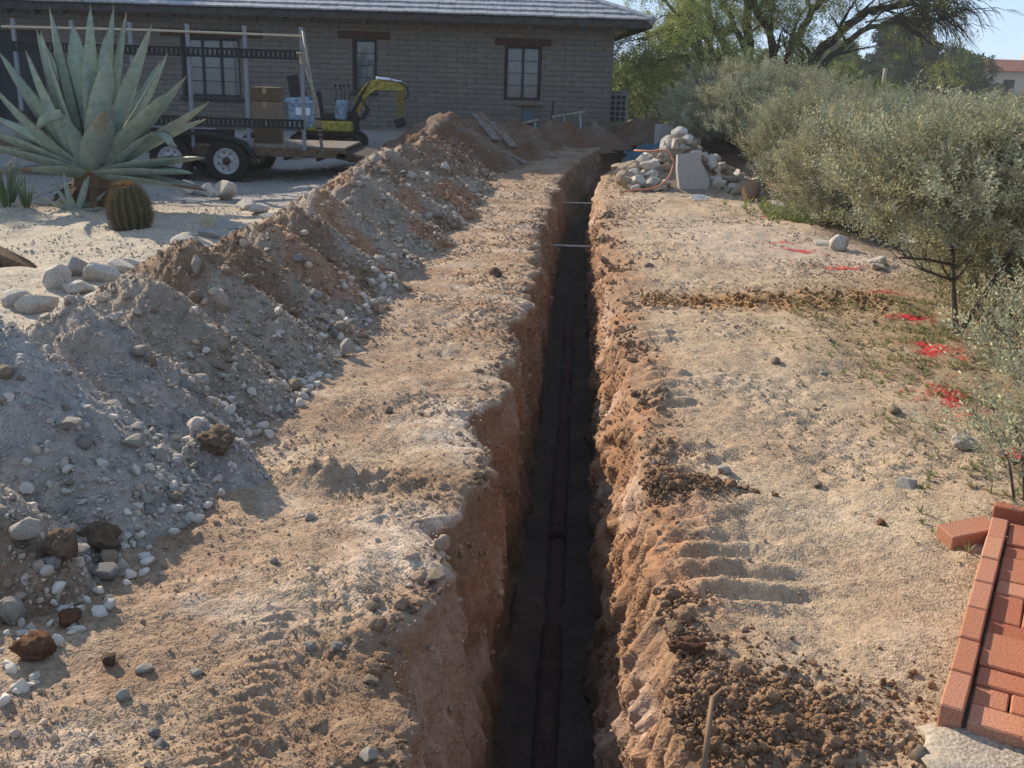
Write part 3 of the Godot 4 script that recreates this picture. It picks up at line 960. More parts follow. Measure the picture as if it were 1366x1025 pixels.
# a grey green shrub: stems that fork from the ground and a loose crown of leafy twigs
func shrub(label: String, x: float, z: float, rad: Vector3, count: int, scale: float, stems: Array, tint: Color, low := 0.0) -> Node3D:
	var base := Vector3(x, ground_y(x, z), z)
	var o := thing("shrub", label, "shrub", base, 0.0, "grey green shrubs of the hedge")
	var s := st(true)
	var n := noise(int(absf(x * 31.0 + z * 17.0)), 1.0, 3)
	if stems.is_empty():
		for k in 9:
			var g := TAU * k / 9.0 + rng.randf_range(-0.3, 0.3)
			var p := Vector3(cos(g) * 0.12, -0.05, sin(g) * 0.12)
			var e := Vector3(cos(g) * rad.x * 0.75, rad.y * rng.randf_range(1.1, 1.7), sin(g) * rad.z * 0.75)
			stems.append([[p, p.lerp(e, 0.35) + Vector3.UP * 0.12, p.lerp(e, 0.7) + Vector3.UP * 0.1, e], 0.022 if rad.x > 0.9 else 0.007])
	for q in stems:
		tube(s, q[0], [q[1], q[1] * 0.8, q[1] * 0.62, q[1] * 0.45, q[1] * 0.25], 6)
		var last: Vector3 = q[0][-1]
		var before: Vector3 = q[0][-2]
		for k in 5:
			var f := rng.randf_range(0.1, 1.0)
			var p := before.lerp(last, f)
			var dir := ((last - before).normalized() + Vector3(rng.randf_range(-1, 1), rng.randf_range(-0.2, 0.8), rng.randf_range(-1, 1))).normalized()
			var ln := rng.randf_range(0.25, 0.5) * rad.y
			tube(s, [p, p + dir * ln * 0.5, p + dir * ln + Vector3.UP * 0.05], [q[1] * 0.35, q[1] * 0.25, 0.003], 4, false)
	done(s, "stem", M.bark_grey, o)
	var xf := [[], []]; var cols := [[], []]; var tw := []
	var made := 0
	var tries := 0
	while made < count and tries < count * 6:
		tries += 1
		var dir := Vector3(rng.randfn(), rng.randfn(), rng.randfn()).normalized()
		if dir.y < -0.75: continue
		var edge := 1.0 + 0.55 * n.get_noise_3dv(dir * 1.6) + 0.22 * n.get_noise_3dv(dir * 4.5)
		var f := pow(rng.randf(), 0.36)
		if n.get_noise_3dv(dir * f * 3.6 + Vector3(9, 0, 0)) < -0.16 and f > 0.45 and rng.randf() < 0.8: continue
		var p := Vector3(dir.x * rad.x, rad.y + low + dir.y * rad.y, dir.z * rad.z) * Vector3(edge * f, 1, edge * f)
		p.y = (rad.y + low) + dir.y * rad.y * edge * f
		if p.y < 0.03: continue
		var d := (Vector3(dir.x, dir.y * 0.6, dir.z) * 0.8 + Vector3.UP * 0.75 + Vector3(rng.randf_range(-0.5, 0.5), rng.randf_range(-0.4, 0.4), rng.randf_range(-0.5, 0.5))).normalized()
		var k := rng.randf_range(0.75, 1.3) * scale
		var b := aim(d, rng.randf() * TAU).scaled_local(Vector3.ONE * k)
		var w := made % 2
		xf[w].append(Transform3D(b, p))
		if made % 3 == 0: tw.append(Transform3D(b, p - d * 0.06))
		var v := rng.randf_range(0.7, 1.3)
		var yellow := 0.5 + n.get_noise_3dv(p * 1.5)
		cols[w].append(Color(tint.r * v * (1.0 + 0.08 * yellow), tint.g * v, tint.b * v * (1.0 - 0.16 * yellow)))
		made += 1
	for w in 2: scatter("foliage", M.sprigs[w], M.leaf_grey, xf[w], cols[w], o)
	scatter("twigs", M.twig, M.bark_grey, tw, [], o)
	return o


func grow(s: SurfaceTool, p: Vector3, dir: Vector3, ln: float, r: float, level: int, tips: Array, droop: float) -> void:
	var pts := [p]
	var rad := [r]
	var d := dir
	var q := p
	for k in 4:
		d = (d + Vector3(rng.randf_range(-0.3, 0.3), rng.randf_range(-0.25, 0.3) - droop * (0.1 + 0.12 * k), rng.randf_range(-0.3, 0.3))).normalized()
		q += d * ln * 0.25
		pts.append(q)
		rad.append(r * (1.0 - 0.2 * (k + 1)))
		if level <= 1: tips.append([q, d])
	tube(s, pts, rad, 5 if level > 1 else 4, false)
	if level > 0:
		for k in (4 if level > 1 else 3):
			var i := 1 + rng.randi() % 4
			var nd := (d * 0.7 + Vector3(rng.randf_range(-1, 1), rng.randf_range(-0.4, 0.7), rng.randf_range(-1, 1))).normalized()
			grow(s, pts[i], nd, ln * rng.randf_range(0.5, 0.75), rad[i] * 0.55, level - 1, tips, droop)


func tree(called: String, label: String, category: String, at: Vector3, limbs: Array, side_len: float, level: int, droop: float, leaf: String, per_tip: int, size: float, tints: Array, group := "", bare := 0.0, every := 2) -> Node3D:
	var o := thing(called, label, category, at, 0.0, group)
	var s := st(true)
	var tips := []
	var limb_tips := []
	for q in limbs:
		var pts := []
		for p in q[0]: pts.append(p - at)
		# wander a little so that limbs are not straight
		var fine := []
		for i in pts.size() - 1:
			for k in 4:
				var t := k / 4.0
				fine.append(pts[i].lerp(pts[i + 1], t) + Vector3(rng.randf_range(-1, 1), rng.randf_range(-1, 1), rng.randf_range(-1, 1)) * 0.035 * size)
		fine.append(pts[-1])
		var rad := []
		for i in fine.size(): rad.append(q[1] * lerpf(1.0, 0.35, float(i) / fine.size()))
		tube(s, fine, rad, 8)
		tips = []
		for i in range(int(fine.size() * 0.3), fine.size(), every):
			var dd: Vector3 = (fine[i] - fine[i - 1]).normalized()
			var nd := (dd * 0.8 + Vector3(rng.randf_range(-1, 1), rng.randf_range(-0.3, 0.9), rng.randf_range(-1, 1))).normalized()
			grow(s, fine[i], nd, side_len * rng.randf_range(0.7, 1.2), rad[i] * 0.5, level, tips, droop)
		limb_tips.append(tips)
	done(s, "trunk", M.bark_dark, o)
	var xf := []; var cols := []
	for li in limbs.size():
		for tp in limb_tips[li]:
			if limbs[li].size() > 2 and limbs[li][2] > rng.randf(): continue
			if bare > rng.randf(): continue
			var tint: Color = tints[rng.randi() % tints.size()]
			for k in per_tip:
				var dir: Vector3 = (tp[1] + Vector3(rng.randf_range(-1, 1), rng.randf_range(-1, 0.7) - droop * 1.6, rng.randf_range(-1, 1))).normalized()
				var p: Vector3 = tp[0] + Vector3(rng.randf_range(-1, 1), rng.randf_range(-1, 1), rng.randf_range(-1, 1)) * 0.14 * size
				xf.append(Transform3D(aim(dir, rng.randf() * TAU).scaled_local(Vector3.ONE * size * rng.randf_range(0.7, 1.3)), p))
				var v := rng.randf_range(0.7, 1.35)
				cols.append(Color(tint.r * v, tint.g * v, tint.b * v))
	scatter("crown", M[leaf], M.leaf_green, xf, cols, o)
	return o


# far trees: a trunk with forking limbs and leaf clumps in uneven lumps
func far_tree(label: String, x: float, z: float, h: float, w: float, tint: Color, lumps: int, upright := false, called := "tree") -> void:
	var at := Vector3(x, base_y(x, z) - 0.1, z)
	var o := thing(called, label, "tree", at, 0.0, "trees far beyond the hedge")
	var s := st(true)
	tube(s, [Vector3.ZERO, Vector3(0.1, h * 0.3, 0), Vector3(0, h * (0.9 if upright else 0.6), 0.1)], [h * 0.04, h * 0.03, h * 0.01], 6)
	var xf := []; var cols := []
	for k in lumps:
		var c := Vector3(rng.randfn(0, 0.28) * w, h * rng.randf_range(0.28, 0.92), rng.randfn(0, 0.25) * w)
		if upright: c.x *= 1.15 - c.y / h
		else: c.y = h * (0.3 + 0.62 * rng.randf() * (1.0 - 0.5 * absf(c.x) / w))
		tube(s, [Vector3(0, h * 0.25, 0), Vector3(0, h * 0.25, 0).lerp(c, 0.6), c], [h * 0.018, h * 0.01, h * 0.004], 4, false)
		var lr := w * rng.randf_range(0.14, 0.26)
		var v0 := rng.randf_range(0.75, 1.25)
		for j in 60:
			var dir := Vector3(rng.randfn(), rng.randfn(), rng.randfn()).normalized()
			var p := c + dir * lr * pow(rng.randf(), 0.4) * Vector3(1, 0.75, 1)
			xf.append(Transform3D(aim(dir + Vector3.UP * 0.4, rng.randf() * TAU).scaled_local(Vector3.ONE * rng.randf_range(1.8, 3.4) * (h / 6.0)), p))
			var v := v0 * rng.randf_range(0.75, 1.3)
			cols.append(Color(tint.r * v, tint.g * v, tint.b * v))
	done(s, "trunk", M.bark_dark, o)
	scatter("crown", M.clump, M.leaf_green, xf, cols, o)


# one thick agave leaf: hollow above, keeled below, pointed
func agave_leaf(base: Vector3, mid: Vector3, tip: Vector3, width: float, fold := 0.0, brown := 0.0) -> ArrayMesh:
	var rows := 30
	var half := 4
	var v := PackedVector3Array(); var c := PackedColorArray()
	var cols := half * 4
	var prev_n := Vector3.ZERO
	var hue := rng.randf()
	for i in rows + 1:
		var t := float(i) / rows
		var p := base * (1 - t) * (1 - t) + mid * 2 * t * (1 - t) + tip * t * t
		var dv := ((mid - base) * (1 - t) + (tip - mid) * t).normalized()
		# the hollow side looks to the plant's axis and up
		var inward := Vector3(-p.x, 0.0, -p.z) * 0.8 + Vector3.UP * 0.55
		if inward.length() < 0.05: inward = Vector3(0, 0.2, -1)
		var nn := (inward - dv * inward.dot(dv)).normalized()
		if prev_n != Vector3.ZERO: nn = (nn * 0.35 + prev_n * 0.65); nn = (nn - dv * nn.dot(dv)).normalized()
		prev_n = nn
		var sd := dv.cross(nn).normalized()
		var prof := lerpf(0.78, 1.0, ss(0.0, 0.45, t)) * pow(maxf(1.0 - pow(t, 3.2), 0.0), 0.8) * lerpf(1.0, 0.8, ss(0.6, 1.0, t))
		if t > 0.94: prof *= 0.5
		var w := maxf(width * 0.5 * prof, 0.004)
		if i % 2 == 1 and t < 0.93: w *= 1.055
		var thick := lerpf(0.05, 0.008, t)
		var wob := 0.012 * sin(t * 19.0 + hue * 9.0)
		for k in cols:
			var a: float
			var up: float
			if k < half * 2:
				a = lerpf(-1.0, 1.0, float(k) / (half * 2))
				up = w * 0.42 * a * a
			else:
				a = lerpf(1.0, -1.0, float(k - half * 2) / (half * 2))
				up = w * 0.42 * a * a - thick * (1.0 - a * a) - 0.003
			v.append(p + sd * w * a + nn * (up + fold * w * a) + sd * wob * w)
			var band := 0.5 + 0.5 * sin(t * 13.0 + hue * 7.0 + a * 0.7)
			var col := Color(0.25, 0.33, 0.285).lerp(Color(0.34, 0.40, 0.33), band * 0.5 + hue * 0.3)
			col = col.lerp(Color(0.33, 0.31, 0.17), ss(0.86, 1.0, absf(a)) * 0.5)
			col = col.lerp(Color(0.24, 0.13, 0.07), maxf(ss(0.955, 0.985, t), brown * ss(0.72, 0.86, t + 0.06 * a)))
			c.append(col)
	var idx := PackedInt32Array()
	var nrm := PackedVector3Array(); nrm.resize(v.size())
	for i in rows:
		for k in cols:
			var a := i * cols + k; var b := i * cols + (k + 1) % cols
			var p := a + cols; var q := b + cols
			idx.append_array([a, b, p, b, q, p])
			var fn := (v[p] - v[a]).cross(v[b] - v[a])
			for e in [a, b, p, q]: nrm[e] += fn
	for k in nrm.size(): nrm[k] = nrm[k].normalized()
	var arr := []; arr.resize(Mesh.ARRAY_MAX)
	arr[Mesh.ARRAY_VERTEX] = v; arr[Mesh.ARRAY_NORMAL] = nrm; arr[Mesh.ARRAY_COLOR] = c; arr[Mesh.ARRAY_INDEX] = idx
	var m := ArrayMesh.new()
	m.add_surface_from_arrays(Mesh.PRIMITIVE_TRIANGLES, arr)
	return m


func build_agaves() -> void:
	var at := Vector3(-5.12, ground_y(-5.12, -12.4), -12.4)
	var o := thing("agave", "huge blue green agave with tall pointed leaves standing in the yard", "agave", at)
	o.scale = Vector3.ONE * 1.12
	# tip, width, how far the leaf bows outwards, fold, brown tip
	var L := [[-0.25, 1.99, 0.0, .17, .10, 0, 0], [0.16, 2.02, 0.0, .235, .04, 0, 0], [0.36, 2.03, -0.1, .235, .05, 0, 0], [0.43, 1.97, -0.25, .20, .08, 0, 0], [-0.24, 1.86, -0.5, .22, .1, 0, 0], [0.79, 1.85, 0.05, .225, .12, 0, 0],
		[0.80, 1.58, -0.35, .19, .2, 0, 0], [1.16, 1.36, 0.2, .20, .16, 0, 0], [1.41, 1.12, 0.3, .20, .14, 0, 0], [1.05, 1.20, 0.55, .22, .2, 0, 0], [-0.52, 1.78, -0.25, .19, .12, 0, 0], [-0.31, 1.76, 0.12, .20, .14, 0, 0],
		[-0.42, 1.56, 0.25, .19, .2, 0, 0], [-0.82, 1.55, 0.0, .20, .16, 0, 0], [-0.80, 1.24, 0.3, .21, .2, 0, 0], [0.53, 1.03, 0.78, .225, .10, 0, 0.5], [-0.98, 0.80, 0.35, .21, .2, 0, 0.6], [-1.0, 0.64, 0.42, .2, .2, 0, 0],
		[0.45, 1.60, 0.35, .21, .10, 0, 0], [1.42, 0.58, 0.55, .2, .16, 0, 0.2], [1.34, 0.44, 0.72, .2, .2, 0, 0], [-0.42, 0.42, 0.72, .18, .25, 0, 0.8], [0.1, 1.8, -0.55, .2, .15, 0, 0], [0.6, 1.5, -0.7, .2, .2, 0, 0], [-0.7, 1.1, -0.6, .2, .2, 0, 0], [1.1, 0.9, -0.6, .2, .2, 0, 0], [0.2, 1.1, -0.95, .2, .2, 0, 0], [-1.1, 0.9, -0.2, .2, .2, 0, 0], [1.46, 0.27, 0.7, .16, .2, 0, 1.0]]
	for q in L:
		var tip := Vector3(q[0], q[1], q[2])
		var flat := Vector3(tip.x, 0, tip.z)
		var out := flat.normalized() if flat.length() > 0.05 else Vector3(0, 0, 1)
		var base: Vector3 = out * 0.09 + Vector3(0.04, 0.36 + 0.06 * (tip.y - 1.0), 0)
		var mid: Vector3 = base.lerp(tip, 0.5) + out * q[4] * 0.55 * (1.0 if tip.y > 0.9 else 0.3) + (Vector3.DOWN * 0.08 if tip.y > 0.9 else Vector3.UP * 0.02)
		put("leaf", agave_leaf(base, mid, tip, q[3] * 1.6, q[5], q[6]), M.agave, o)
	# two leaves whose ends have folded over
	for q in [[Vector3(-0.05, 0.98, 0.45), Vector3(-0.26, 0.80, 0.56), .2], [Vector3(0.86, 0.82, 0.34), Vector3(1.10, 0.66, 0.45), .17]]:
		var leaf: MeshInstance3D = put("leaf", agave_leaf(Vector3(q[0].x * 0.2 + 0.04, 0.36, q[0].z * 0.2), q[0] * Vector3(0.55, 0.66, 0.6), q[0], q[2] * 1.15, 0, 0), M.agave, o)
		put("leaf_tip", agave_leaf(q[0] * 0.97, (q[0] + q[1]) * 0.5 + Vector3.UP * 0.03, q[1], q[2] * 0.8, 0, 0.4), M.agave, leaf)
	# short stem and the dead leaves round it
	var s := st(true)
	lathe(s, [Vector2(0.2, -0.05), Vector2(0.24, 0.1), Vector2(0.2, 0.3), Vector2(0.14, 0.48), Vector2(0.0, 0.55)], 12, Vector3(0.04, 0, 0))
	done(s, "stem", M.dead_leaf, o)
	for k in 13:
		var g := TAU * k / 13.0 + rng.randf_range(-0.2, 0.2)
		var dir := Vector3(cos(g), 0, sin(g))
		var ln := rng.randf_range(0.35, 0.7)
		s = st(true)
		var a := dir * 0.12 + Vector3.UP * 0.26
		var m := dir * ln * 0.6 + Vector3.UP * 0.16
		var e := dir * ln + Vector3.UP * 0.03
		var w := dir.cross(Vector3.UP) * rng.randf_range(0.03, 0.05)
		for f in [[a, m], [m, e]]:
			face(s, [f[0] - w, f[0] + w, f[1] + w * 0.7, f[1] - w * 0.7], Vector3.UP)
			face(s, [f[0] - w - Vector3.UP * 0.015, f[0] + w - Vector3.UP * 0.015, f[1] + w * 0.7 - Vector3.UP * 0.015, f[1] - w * 0.7 - Vector3.UP * 0.015], Vector3.DOWN)
		done(s, "dead_leaf", M.dead_leaf, o)
	# offshoot at its foot
	var pup := thing("agave", "small young agave growing at the foot of the huge agave", "agave", Vector3(-5.12, ground_y(-5.12, -11.95), -11.95))
	for q in [[-0.22, 0.36, 0.05], [-0.06, 0.42, 0.1], [0.22, 0.40, 0.1], [-0.36, 0.16, 0.12], [0.30, 0.2, -0.15], [0.05, 0.34, -0.22], [-0.2, 0.25, -0.2], [0.34, 0.05, 0.1]]:
		var tip := Vector3(q[0], q[1], q[2])
		var out := Vector3(tip.x, 0, tip.z).normalized()
		put("leaf", agave_leaf(out * 0.02, tip * 0.5 + out * 0.05 + Vector3.DOWN * 0.03, tip, 0.085), M.agave, pup)


func build_cactus() -> void:
	var x := -3.93
	var z := -10.5
	var o := thing("barrel_cactus", "squat ribbed barrel cactus with red yellow spines in the yard", "cactus", Vector3(x, ground_y(x, z) - 0.02, z))
	o.rotation.z = 0.10
	o.scale = Vector3(0.86, 0.93, 0.86)
	var s := st(true)
	var ribs := 17
	var cols := ribs * 6
	var rows := 16
	var pt := func(i: int, k: int) -> Vector3:
		var t := float(i) / rows
		var g := TAU * k / cols
		var r := 0.215 * pow(sin(clampf(t * 0.86 + 0.14, 0, 1) * PI * 0.98), 0.45) * (1.0 if t < 0.93 else 0.8)
		r *= 1.0 + 0.045 * cos(g * ribs)
		return Vector3(cos(g) * r, 0.50 * t - (0.03 if t > 0.99 else 0.0), sin(g) * r)
	for i in rows:
		for k in cols:
			var a: Vector3 = pt.call(i, k)
			face(s, [a, pt.call(i, k + 1), pt.call(i + 1, k + 1), pt.call(i + 1, k)], Vector3(a.x, 0.05 if i < rows - 2 else 0.3, a.z))
	var top: Array = []
	for k in cols: top.append(pt.call(rows, k))
	face(s, top, Vector3.UP)
	done(s, "body", M.cactus, o)
	var sp := st()
	for k in 5:
		var g := TAU * k / 5.0
		var tip := Vector3(cos(g) * 0.03, 0.035, sin(g) * 0.03) if k else Vector3(0.0, 0.045, 0.004)
		var w := Vector3(-sin(g), 0, cos(g)) * 0.0022
		face(sp, [-w, w, tip], Vector3(cos(g), 1, sin(g)))
		face(sp, [Vector3(0, 0, -0.0022), Vector3(0, 0, 0.0022), tip], Vector3(1, 1, 0))
	var star := fin(sp)
	var xf := []; var cl := []
	for q in ribs:
		for i in range(1, 34):
			var t := i / 34.0
			var g := TAU * q / ribs
			var r := 0.232 * pow(sin(clampf(t * 0.86 + 0.14, 0, 1) * PI * 0.98), 0.45)
			var n := Vector3(cos(g), 0.9 * ss(0.6, 1.0, t), sin(g)).normalized()
			xf.append(Transform3D(aim(n, rng.randf() * TAU).scaled_local(Vector3.ONE * rng.randf_range(1.1, 1.7)), Vector3(cos(g) * r, 0.5 * t, sin(g) * r)))
			cl.append(Color(0.27, 0.22, 0.13).lerp(Color(0.22, 0.15, 0.08), rng.randf()))
	for k in 130:
		var g := rng.randf() * TAU
		var r := rng.randf() * 0.13
		xf.append(Transform3D(aim(Vector3(cos(g) * 0.5, 1, sin(g) * 0.5), rng.randf() * TAU).scaled_local(Vector3.ONE * rng.randf_range(0.9, 1.7)), Vector3(cos(g) * r, 0.49, sin(g) * r)))
		cl.append(Color(0.45, 0.30, 0.11).lerp(Color(0.3, 0.15, 0.07), rng.randf()))
	scatter("spines", star, M.pebble, xf, cl, o)


func tuft_mesh(sd: int, blades: int, h: float, w: float, spread: float) -> ArrayMesh:
	var r := RandomNumberGenerator.new(); r.seed = sd
	var s := st()
	for k in blades:
		var g := r.randf() * TAU
		var d := Vector3(cos(g), 0, sin(g))
		var q := h * r.randf_range(0.5, 1.1)
		var side := d.cross(Vector3.UP) * w * 0.5
		var a := d * spread * 0.2
		var m := a + Vector3.UP * q * 0.6 + d * spread * 0.4
		var t := a + Vector3.UP * q + d * spread
		s.add_vertex(a - side); s.add_vertex(a + side); s.add_vertex(m + side * 0.7)
		s.add_vertex(a - side); s.add_vertex(m + side * 0.7); s.add_vertex(m - side * 0.7)
		s.add_vertex(m - side * 0.7); s.add_vertex(m + side * 0.7); s.add_vertex(t)
	return fin(s)


func build_weeds() -> void:
	var weed := tuft_mesh(4, 9, 0.05, 0.010, 0.035)
	var xf := []; var cols := []
	for k in 3600:
		var d := rng.randf_range(3.4, 8.2)
		var x := rng.randfn(2.5 + 0.05 * d, 0.42)
		if n_med.get_noise_2d(x * 0.8, -d * 0.8) < -0.02 or x < 1.6: continue
		xf.append(Transform3D(Basis(Vector3.UP, rng.randf() * TAU).scaled_local(Vector3.ONE * rng.randf_range(0.25, 0.75)), Vector3(x, ground_y(x, -d), -d)))
		cols.append(Color(0.20, 0.25, 0.09).lerp(Color(0.34, 0.29, 0.17), rng.randf()))
	for k in 700:
		var x := rng.randfn(3.95, 0.35); var d := rng.randfn(13.6, 0.6)
		xf.append(Transform3D(Basis(Vector3.UP, rng.randf() * TAU).scaled_local(Vector3.ONE * rng.randf_range(0.8, 2.2)), Vector3(x, ground_y(x, -d), -d)))
		cols.append(Color(0.15, 0.25, 0.05).lerp(Color(0.26, 0.26, 0.12), rng.randf()))
	tag(scatter("weeds", weed, M.leaf_green, xf, cols), "low sparse green weeds along the foot of the hedge", "weeds", "", "stuff")
	# dead leaves and twigs below the near shrub
	var s := st()
	leaf_quad(s, Vector3.ZERO, Vector3.FORWARD, Vector3.UP, 0.035, 0.012)
	xf = []; cols = []
	for k in 5000:
		var d := rng.randf_range(3.2, 10.0)
		var x := rng.randfn(2.9, 0.6)
		if x < 1.4: continue
		xf.append(Transform3D(Basis(Vector3.UP, rng.randf() * TAU) * Basis(Vector3.RIGHT, rng.randf_range(-0.4, 0.4)).scaled_local(Vector3.ONE * rng.randf_range(0.6, 1.3)), Vector3(x, ground_y(x, -d) + 0.006, -d)))
		cols.append(Color(0.36, 0.30, 0.20).lerp(Color(0.20, 0.15, 0.09), rng.randf()))
	tag(scatter("leaf_litter", fin(s), M.leaf_green, xf, cols), "dry fallen leaves scattered under the hedge", "leaf litter", "", "stuff")
	# grassy plants at the left edge of the yard
	var blade := tuft_mesh(8, 26, 0.42, 0.022, 0.16)
	for q in [[-5.9, -11.9, 1.1, "dark green grassy clump at the left edge of the yard"], [-5.62, -11.8, 0.95, "dark grassy clump between the edge clump and the agave"], [-6.1, -12.4, 1.4, "tall grassy clump behind the others at the left edge"]]:
		var o := put("grass_clump", blade, M.grass_dark)
		o.position = Vector3(q[0], ground_y(q[0], q[1]), q[1])
		o.rotation.y = q[2] * 3.0
		o.scale = Vector3.ONE * q[2]
		tag(o, q[3], "grass clump", "grassy clumps at the yard's left edge")
	var dry := tuft_mesh(14, 34, 0.30, 0.007, 0.16)
	var w := put("dry_weed", dry, M.dry_grass)
	w.position = Vector3(-3.1, ground_y(-3.1, -10.3), -10.3)
	tag(w, "straw coloured dry weed standing between cactus and border stones", "weed")
	w = put("dry_weed", tuft_mesh(15, 24, 0.34, 0.03, 0.28), M.dry_grass)
	w.position = Vector3(-6.15, ground_y(-6.05, -12.1) + 0.25, -12.1)
	tag(w, "withered yellow orange leaves above the grassy clump at the left edge", "plant")
	# dead palm leaf bases and a withered agave leaf
	s = st(true)
	for k in 7:
		var a := Vector3(-0.3 + 0.05 * k, 0.16 - 0.012 * k, -0.12 + 0.05 * k)
		tube(s, [a + Vector3(-0.3, 0.02, 0), a, a + Vector3(0.32, -0.10, 0.06), a + Vector3(0.52, -0.15, 0.09)], [0.07, 0.06, 0.045, 0.012], 7)
	var e := done(s, "dead_stump", M.dead_leaf)
	e.position = Vector3(-4.35, ground_y(-4.35, -8.6), -8.6)
	tag(e, "dead brown fibrous plant stump at the left edge behind the border stones", "stump")
	s = st()
	for k in 9:
		var g := k * 0.7
		var a := Vector3(rng.randf_range(-0.1, 0.1), 0.03 + 0.012 * k, rng.randf_range(-0.1, 0.1))
		leaf_quad(s, a, Vector3(cos(g), rng.randf_range(-0.1, 0.6), sin(g)).normalized(), Vector3.UP, rng.randf_range(0.16, 0.3), 0.07)
	e = done(s, "withered_leaves", M.dry_grass)
	e.position = Vector3(3.72, ground_y(3.72, -12.7), -12.7)
	tag(e, "crumpled pale yellow withered leaves at the hedge foot", "dead leaves")


func build_hedge() -> void:
	var grey := Color(0.48, 0.495, 0.375)
	var b := Vector3(3.06, 0.0, -6.9)
	# the near shrub shows its trunk and forks
	var stems := [[[Vector3(0.0, -0.03, 0.0), Vector3(-0.05, 0.2, 0.0), Vector3(-0.08, 0.34, 0), Vector3(-0.13, 0.62, 0)], 0.026],
		[[Vector3(-0.13, 0.60, 0), Vector3(-0.18, 0.72, 0.02), Vector3(-0.24, 0.86, 0.0), Vector3(-0.28, 1.1, -0.05)], 0.019], [[Vector3(-0.12, 0.60, 0), Vector3(-0.05, 0.76, 0.0), Vector3(0.03, 0.95, -0.04), Vector3(0.15, 1.15, -0.1)], 0.018],
		[[Vector3(-0.09, 0.40, 0), Vector3(-0.22, 0.44, 0.1), Vector3(-0.4, 0.50, 0.22)], 0.012], [[Vector3(-0.1, 0.5, 0), Vector3(-0.3, 0.54, 0.05), Vector3(-0.52, 0.56, 0.12)], 0.012], [[Vector3(-0.16, 0.70, 0), Vector3(-0.35, 0.84, 0.05), Vector3(-0.6, 0.98, 0.1)], 0.012],
		[[Vector3(-0.02, 0.02, 0), Vector3(0.10, 0.05, 0.18), Vector3(0.28, 0.04, 0.32)], 0.02], [[Vector3(0.05, 0.0, -0.1), Vector3(0.3, 0.5, -0.15), Vector3(0.5, 1.0, -0.2)], 0.022], [[Vector3(0.25, 0.0, 0.0), Vector3(0.5, 0.4, 0.1), Vector3(0.7, 0.9, 0.15)], 0.02]]
	var o := shrub("nearest shrub with a bare thin forked trunk rising from the weeds", b.x, b.z, Vector3(0.92, 0.47, 0.85), 6000, 1.0, stems, grey, 0.56)
	# sparse skirts of the near shrub reach over the brick edge
	shrub("sparse low shrub whose twigs hang over the brick edging", 2.92, -5.15, Vector3(0.55, 0.32, 0.7), 700, 0.85, [], grey, 0.05)
	shrub("low loose skirt shrub below the forked trunk", 3.98, -6.15, Vector3(0.55, 0.5, 0.6), 3400, 0.95, [], grey, 0.04)
	shrub("thin low shrub at the right picture edge just behind the bricks", 2.2, -3.85, Vector3(0.42, 0.22, 0.40), 380, 0.75, [], grey, 0.10)
	shrub("broad shrub right behind the forked trunk shrub", 4.35, -8.3, Vector3(1.1, 0.50, 1.2), 7500, 1.1, [], grey)
	shrub("rounded shrub in the middle of the hedge with dark gaps", 4.25, -12.6, Vector3(1.0, 0.70, 1.2), 8000, 1.25, [], Color(0.45, 0.46, 0.345))
	shrub("big pale shrub next to the rubble heap", 4.75, -16.2, Vector3(1.1, 0.78, 1.4), 8500, 1.35, [], Color(0.43, 0.445, 0.33))
	shrub("farthest shrub of the hedge beside the tree trunks", 4.45, -19.8, Vector3(1.6, 0.74, 1.4), 9000, 1.45, [], Color(0.46, 0.475, 0.36))
	shrub("shrub behind the broad near shrub at the right edge", 5.9, -10.4, Vector3(1.3, 0.53, 1.4), 7500, 1.25, [], grey)
	shrub("shrub in the second row right of the middle gap", 5.8, -13.8, Vector3(1.4, 0.57, 1.4), 7500, 1.35, [], grey)
	shrub("shrub in the second row farther right", 7.6, -14.8, Vector3(1.5, 0.56, 1.5), 6000, 1.45, [], Color(0.43, 0.455, 0.325))
	shrub("shrub in the far row below the arching branch", 6.9, -18.6, Vector3(1.7, 0.60, 1.6), 6500, 1.5, [], Color(0.42, 0.445, 0.315))
	shrub("shrub in the far row below the distant roofs", 9.8, -19.0, Vector3(1.9, 0.58, 1.7), 5500, 1.6, [], Color(0.42, 0.445, 0.315))


